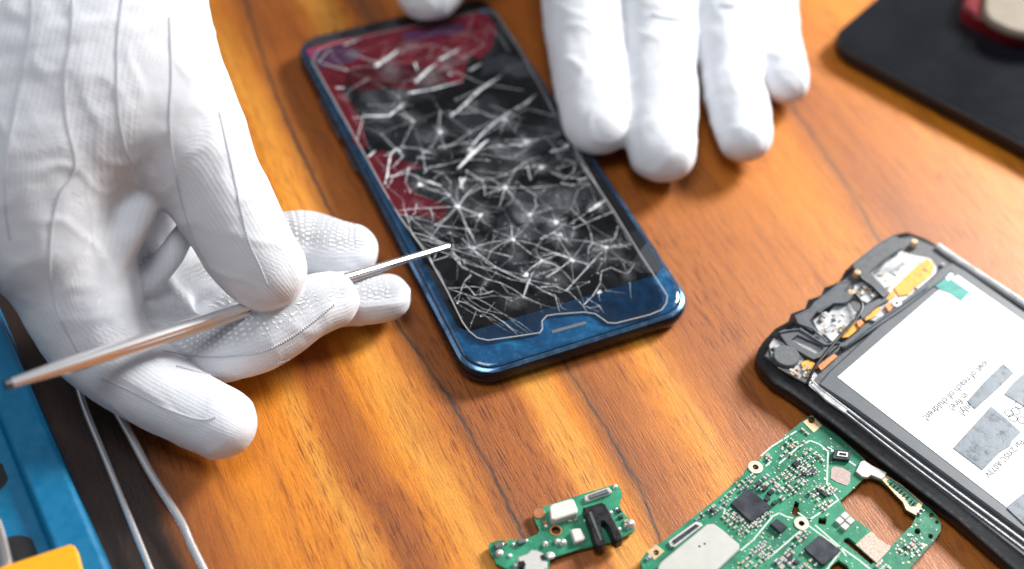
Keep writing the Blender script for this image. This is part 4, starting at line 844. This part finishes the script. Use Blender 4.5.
# ------------------------------------------------------------------ gloved hands
def chain_segs(chains):
    """chains of (px, py, z, radius in pixels) turned into tapering segments in world centimetres"""
    segs = []
    for ci, (pts, fl_, pad, kk) in enumerate(chains):
        C = []
        for q in catmull(pts, 5):
            p = at(q[0], q[1], q[2]); C.append((p, rad(p, q[3])))
        L = 0
        for i in range(len(C) - 1):
            l_ = (C[i + 1][0] - C[i][0]).length; segs.append((C[i][0], C[i + 1][0], C[i][1], C[i + 1][1], L, l_, pad, ci, fl_, kk)); L += l_
    return segs
def blend_surface(segs, h):
    """one closed skin round all the segments, melting into each other where they join"""
    lo = np.array([min(min(s_[0][i], s_[1][i]) - max(s_[2], s_[3]) for s_ in segs) for i in range(3)]) - .5
    hi = np.array([max(max(s_[0][i], s_[1][i]) + max(s_[2], s_[3]) for s_ in segs) for i in range(3)]) + .5
    lo[2] = max(lo[2], -.2); n = np.ceil((hi - lo) / h).astype(int) + 1
    Fd = np.full(n, 3.0, np.float32); ax_ = [lo[i] + h * np.arange(n[i]) for i in range(3)]
    for ci in sorted({s_[7] for s_ in segs}):
        cs = [s_ for s_ in segs if s_[7] == ci]; G = np.full(n, 3.0, np.float32); kk = cs[0][9]
        for A_, B2, ra, rb, L, l_, pad, _, fl_, _k in cs:
            m = max(ra, rb) + 2.0; i0 = [max(0, int((min(A_[i], B2[i]) - m - lo[i]) / h)) for i in range(3)]; i1 = [min(n[i], int((max(A_[i], B2[i]) + m - lo[i]) / h) + 2) for i in range(3)]
            sl = tuple(slice(i0[i], i1[i]) for i in range(3)); X, Y, Z = np.meshgrid(ax_[0][sl[0]], ax_[1][sl[1]], ax_[2][sl[2]], indexing='ij', sparse=True)
            ab = B2 - A_; dx, dy, dz = X - A_.x, Y - A_.y, Z - A_.z; t = np.clip((dx * ab.x + dy * ab.y + dz * ab.z) / max(ab.length_squared, 1e-9), 0, 1)
            d = np.sqrt((dx - t * ab.x) ** 2 + (dy - t * ab.y) ** 2 + ((dz - t * ab.z) / fl_) ** 2) - (ra + (rb - ra) * t); G[sl] = np.minimum(G[sl], d)
        hh = np.maximum(kk - np.abs(Fd - G), 0) / kk; Fd = np.minimum(Fd, G) - hh * hh * kk * .25
    Fd[0] = Fd[-1] = 1; Fd[:, 0] = Fd[:, -1] = 1; Fd[:, :, 0] = Fd[:, :, -1] = 1
    I = Fd < 0; c8 = [I[a:n[0] - 1 + a, b_:n[1] - 1 + b_, c:n[2] - 1 + c] for a in (0, 1) for b_ in (0, 1) for c in (0, 1)]
    tot = sum(c.astype(np.int8) for c in c8); act = (tot > 0) & (tot < 8); idx = np.full(act.shape, -1, np.int64); idx[act] = np.arange(act.sum())
    cells = np.argwhere(act); acc = np.zeros((len(cells), 3)); cnt = np.zeros(len(cells))
    for axis in range(3):
        for a in (0, 1):
            for b_ in (0, 1):
                o0 = np.zeros(3, int); oth = [k for k in range(3) if k != axis]; o0[oth[0]] = a; o0[oth[1]] = b_; o1 = o0.copy(); o1[axis] = 1
                p = cells + o0; q = cells + o1; f0 = Fd[p[:, 0], p[:, 1], p[:, 2]]; f1 = Fd[q[:, 0], q[:, 1], q[:, 2]]; m = (f0 < 0) != (f1 < 0)
                t = np.where(m, f0 / np.where(m, f0 - f1, 1), 0); P = np.tile(o0.astype(float), (len(cells), 1)); P[:, axis] = t; acc[m] += P[m]; cnt[m] += 1
    vs = lo + (cells + acc / cnt[:, None]) * h; quads = []
    for axis in range(3):
        o1 = [0, 0, 0]; o1[axis] = 1; sA = tuple(slice(1 if k != axis else 0, n[k] - 1) for k in range(3)); sB = tuple(slice((1 if k != axis else 0) + o1[k], n[k] - 1 + o1[k]) for k in range(3))
        ia, ib = I[sA], I[sB]; e = np.argwhere(ia != ib); base = e + np.array([1 if k != axis else 0 for k in range(3)]); u_, v_ = (axis + 1) % 3, (axis + 2) % 3
        inn = I[base[:, 0], base[:, 1], base[:, 2]]; co = []
        for du_, dv_ in ((0, 0), (-1, 0), (-1, -1), (0, -1)):
            c = base.copy(); c[:, u_] += du_; c[:, v_] += dv_; co.append(idx[c[:, 0], c[:, 1], c[:, 2]])
        Q = np.stack(co, 1); Q[~inn] = Q[~inn][:, ::-1]; quads.append(Q[(Q >= 0).all(1)])
    return vs, np.concatenate(quads)
def UVW(p, byc, pad):
    m = min(d[0] for d in byc.values()); W = U = L_ = 0
    for d, q, ab, L, r, fl_ in byc.values():
        w = math.exp(-(d - m) / .07)
        if fl_: u, l2 = p.x * .97 - p.y * .12, p.y
        else:
            dn = ab.normalized(); a = dn.cross(V((0, 0, 1))).normalized(); c = a.cross(dn); o = p - q; u, l2 = math.atan2(o.dot(a), o.dot(c)) * r, L
        W += w; U += w * u; L_ += w * l2
    return (U / W, L_ / W, pad)
def make_hand(name, chains, voxel, smooth_it, parent, matn, wr=.05, push=None, flat=()):
    segs = chain_segs(chains); vs_, qs_ = blend_surface(segs, voxel)
    me = bpy.data.meshes.new('t'); me.from_pydata(vs_.tolist(), [], qs_.tolist()); me.update(); ob = bpy.data.objects.new('t', me); COL.objects.link(ob)
    s = ob.modifiers.new('s', 'SMOOTH'); s.iterations = smooth_it; s.factor = .6
    dg = bpy.context.evaluated_depsgraph_get(); m2 = bpy.data.meshes.new_from_object(ob.evaluated_get(dg)); bpy.data.objects.remove(ob)
    m2.name = name; o0 = org(parent); att = m2.attributes.new('weave', 'FLOAT_VECTOR', 'POINT'); nn = [v.normal.copy() for v in m2.vertices]
    meanr = {}
    for q in segs: meanr.setdefault(q[7], []).append(q[3])
    meanr = {k: sum(v) / len(v) for k, v in meanr.items()}
    segs2 = segs; kd = KDTree(len(segs))
    for i, q in enumerate(segs): kd.insert((q[0] + q[1]) / 2, i)
    kd.balance()
    for i, v in enumerate(m2.vertices):
        p = v.co.copy(); best = None; byc = {}
        for _, si, _d in kd.find_n(p, 22):
            sgi = segs2[si]
            A_, B2, ra, rb, L, l_, pad = sgi[:7]; ab = B2 - A_; t = max(0, min(1, (p - A_).dot(ab) / ab.length_squared)); q = A_ + ab * t; rr = ra + (rb - ra) * t; d = (p - q).length - rr
            if best is None or d < best[0]: best = (d, q, ab, L + l_ * t, pad, rr)
            if sgi[7] not in byc or d < byc[sgi[7]][0]: byc[sgi[7]] = (d, q, ab, L + l_ * t, meanr[sgi[7]], sgi[7] in flat)
        d, q, ab, L, pad, rr = best; dn = ab.normalized(); a = dn.cross(V((0, 0, 1))).normalized(); c = a.cross(dn); w = p - q; th = math.atan2(w.dot(a), w.dot(c))
        fc = (nn[i].dot(V((-.15, .45, .88))) - .30) / .3; pd_ = pad * max(0., min(1., fc))
        att.data[i].vector = UVW(p, byc, pd_) #(th * 1.0 * max(.7, round(rr, 1)), L, pd_)
        nv = nn[i]; z1 = noise.noise(p * .9) * .7 + noise.noise(p * 2.1 + V((5, 1, 2))) * .35
        # folds run across the fingers
        f1 = noise.noise(V((L * 2.4, th * .7, rr * 3 + pad))) 
        z2 = 1 - abs(noise.noise(p * .8 + V((9, 3, 1)))) * 5
        p += nv * (z1 * wr + f1 * wr * .12 + max(0., z2) * wr * .6)
        if push: p = push(p, nv)
        v.co = p
    m2.update(); bv = BVHTree.FromPolygons([v.co.copy() for v in m2.vertices], [list(p.vertices) for p in m2.polygons])
    for v in m2.vertices: v.co = (v.co - o0) * S
    for p in m2.polygons: p.use_smooth = True
    m2.materials.clear(); m2.materials.append(M[matn]); o = bpy.data.objects.new(name, m2); COL.objects.link(o); o.parent = parent
    return o, bv
def seam(bv, px, parent, r=.032, mats='seam_thread', gap=1):
    """a row of stitches laid on the cloth under the given line"""
    b = MB(); P = []
    fine = catmull(px, 8); acc = [fine[0]]
    for q in fine[1:]:
        while math.dist(acc[-1], q) > 2.6:
            a = acc[-1]; k = 2.6 / math.dist(a, q); acc.append((a[0] + (q[0] - a[0]) * k, a[1] + (q[1] - a[1]) * k))
    hits = []
    for x, y in acc:
        h = bv.ray_cast(CO, ray(x, y).normalized()); hits.append((h[0], h[1]) if h[0] is not None else None)
    for i in range(len(hits) - 1):
        if hits[i] is None or hits[i + 1] is None: continue
        (a, na), (c, nc) = hits[i], hits[i + 1]
        if (a - c).length > .8: continue
        m_ = a.lerp(c, .82); b.tube([a + na * .0, a.lerp(m_, .5) + na * r * .25, m_], [r * .5, r, r * .5], 0, 5)
    if b.v: return b.build('seam', mats, parent, smooth=True)
gh = thing('gloved_hand', 'white gloved hand with grey stitched seams pinching steel tweezers at the left', 'gloved hand', at(130, 300, 0), 'white gloved hands of the repairer')
chains = [
    # back of the hand and wrist
    ([(-30, -190, 9.5, 110), (-10, -60, 9.0, 92), (2, 60, 8.0, 78), (18, 160, 6.6, 66), (34, 230, 5.2, 55)], .85, 0, 1.6),
    ([(60, -200, 10, 112), (66, -80, 9.4, 94), (72, 20, 8.6, 84), (84, 95, 7.6, 68), (94, 135, 6.9, 46)], .8, 0, 1.6),
    ([(120, -200, 9.6, 104), (126, -80, 9.2, 90), (130, 10, 8.4, 76), (148, 80, 7.3, 64), (176, 132, 6.2, 56)], .85, 0, 1.6),
    # index finger
    ([(148, 66, 7.3, 66), (176, 118, 6.5, 60), (203, 168, 5.6, 54), (228, 213, 4.7, 49), (250, 251, 3.9, 46), (264, 268, 3.5, 43)], .95, 0, .8),
    # thumb, along the left and down to the right
    ([(24, 150, 6.6, 62), (42, 220, 5.2, 57), (68, 288, 3.7, 53), (99, 344, 2.5, 48), (150, 386, 1.75, 41), (196, 411, 1.4, 38), (220, 423, 1.3, 37)], .95, 0, 1.2),
    # ball of the thumb
    ([(70, 190, 5.2, 46), (84, 240, 4.4, 42), (92, 290, 3.6, 40)], .85, 0, 1.2),
    # palm
    ([(96, 160, 5.0, 46), (108, 220, 3.8, 44), (122, 268, 2.8, 42), (146, 304, 2.0, 37), (160, 312, 1.8, 33)], .8, .6, .35),
    ([(118, 165, 4.8, 36), (146, 205, 3.6, 36), (168, 245, 2.4, 34), (182, 280, 1.6, 30)], .85, 1., .3),
    # folds of cloth at the root of the thumb and in the palm
    ([(52, 214, 6.1, 16), (92, 190, 6.1, 15), (128, 174, 5.9, 13), (150, 184, 5.6, 10)], 1, 0, .3),
    ([(152, 188, 5.3, 12), (132, 226, 5.1, 17), (112, 262, 4.5, 16), (100, 280, 4.2, 14)], 1, 0, .35),
    ([(186, 228, 4.0, 10), (170, 256, 3.6, 14), (150, 282, 3.2, 12)], 1, 0, .3),
    # middle finger under the tool
    ([(110, 300, 2.3, 40), (150, 338, 1.6, 38), (205, 350, 1.35, 35), (262, 335, 1.75, 36), (304, 309, 2.0, 33), (330, 300, 1.9, 29)], .95, .7, .25),
    # ring finger behind
    ([(130, 240, 2.8, 38), (162, 268, 2.0, 34), (204, 280, 1.5, 34), (258, 254, 1.2, 36), (300, 246, 1.1, 38), (328, 250, 1.05, 34), (349, 251, 1.0, 29)], .9, 1., .15),
    # little finger
    ([(200, 304, 1.1, 28), (280, 306, .95, 28), (340, 300, .9, 29), (366, 299, .88, 27), (386, 297, .85, 25)], .9, .8, .1),
]
hand, bv = make_hand('glove', chains, .085, 4, gh, 'knit', .042, flat=(0, 1, 2, 5, 6, 7, 8, 9, 10))
for l in ([(32, -2), (30, 38), (19, 93), (7, 160), (5, 202), (10, 240)], [(72, -2), (71, 38), (65, 76), (67, 122), (75, 156), (74, 173), (60, 194), (51, 240), (54, 300), (78, 352)], [(122, -2), (117, 42), (118, 105), (126, 150), (138, 170)], [(169, 17), (171, 76), (170, 126), (179, 190), (194, 238), (213, 271)], [(219, 112), (232, 169), (247, 236), (258, 262), (269, 288)],
          [(101, 378), (125, 388), (152, 402), (180, 414), (203, 420), (218, 416)], [(163, 351), (205, 357), (240, 355), (269, 349), (302, 330), (336, 303)], [(176, 366), (227, 376), (290, 359)]):
    seam(bv, l, gh)
gh2 = thing('gloved_hand', 'white gloved hand resting four fingertips on the wood beside the blue phone', 'gloved hand', at(660, 40, 0), 'white gloved hands of the repairer')
chains2 = [
    ([(560, -160, 4.6, 60), (578, -60, 2.9, 46), (583, 20, 1.9, 40), (590, 75, 1.5, 38), (596, 116, 1.25, 35), (598, 126, 1.2, 32)], .85, 0, .3),
    ([(640, -180, 5.0, 62), (654, -70, 3.1, 46), (658, 20, 1.9, 38), (660, 90, 1.35, 37), (661, 135, 1.1, 36), (662, 151, 1.05, 34)], .85, 0, .3),
    ([(715, -180, 4.8, 60), (722, -70, 2.9, 42), (724, 0, 2.0, 33), (731, 70, 1.3, 31), (740, 116, 1.05, 31), (745, 137, 1.0, 28)], .85, 0, .3),
    ([(770, -170, 4.2, 50), (768, -60, 2.4, 36), (768, 0, 1.5, 29), (776, 46, 1.05, 26), (783, 72, .95, 25), (786, 82, .9, 23)], .85, 0, .3),
    ([(560, -200, 4.6, 60), (490, -120, 3.2, 46), (450, -50, 2.2, 40), (432, -16, 1.75, 35), (428, -9, 1.7, 32)], .85, 0, .3),
    ([(600, -210, 5.2, 90), (700, -210, 5.2, 90)], .6, 0, 1.0), ([(640, -420, 7, 90), (650, -300, 6, 90), (655, -220, 5.2, 90)], .7, 0, 1.),
]
h2, bv2 = make_hand('glove', chains2, .1, 4, gh2, 'plain_knit', .06)
for l in ([(652, 14), (664, 18), (676, 19), (684, 22)], [(720, 4), (732, 6), (738, 6)]): seam(bv2, l, gh2, .05)

# ------------------------------------------------------------------ light
def area(name, loc_, target, size, energy, col):
    l = bpy.data.lights.new(name, 'AREA'); l.shape = 'RECTANGLE'; l.size = size[0]; l.size_y = size[1]; l.energy = energy; l.color = col
    o = bpy.data.objects.new(name, l); COL.objects.link(o); o.location = loc_; o.rotation_euler = (V(target) - V(loc_)).to_track_quat('-Z', 'Y').to_euler(); return o
area('window_light', (.82, 1.0, .68), (.0, .28, 0), (.32, .32), 36.5, (1.0, .98, .95))
area('fill_light', (-.12, .10, 1.3), (-.05, .28, 0), (.5, .5), 7.5, (.93, .96, 1.0))  # unseen fill added over the camera to brighten the gloves
w = bpy.data.worlds.new('World'); SC.world = w; w.use_nodes = True; nt = w.node_tree; bg = nt.nodes['Background']
tc = nt.nodes.new('ShaderNodeTexCoord'); sx = nt.nodes.new('ShaderNodeSeparateXYZ'); rp_ = nt.nodes.new('ShaderNodeValToRGB')
nt.links.new(tc.outputs['Generated'], sx.inputs[0]); nt.links.new(sx.outputs[2], rp_.inputs[0]); nt.links.new(rp_.outputs[0], bg.inputs[0])
e = rp_.color_ramp.elements; e[0].position = 0; e[0].color = (.22, .23, .25, 1); e[1].position = 1; e[1].color = (.85, .87, .9, 1)
bg.inputs[1].default_value = .33
SC.render.engine = 'CYCLES'; SC.view_settings.view_transform = 'Standard'; SC.view_settings.look = 'None'; SC.view_settings.exposure = 0
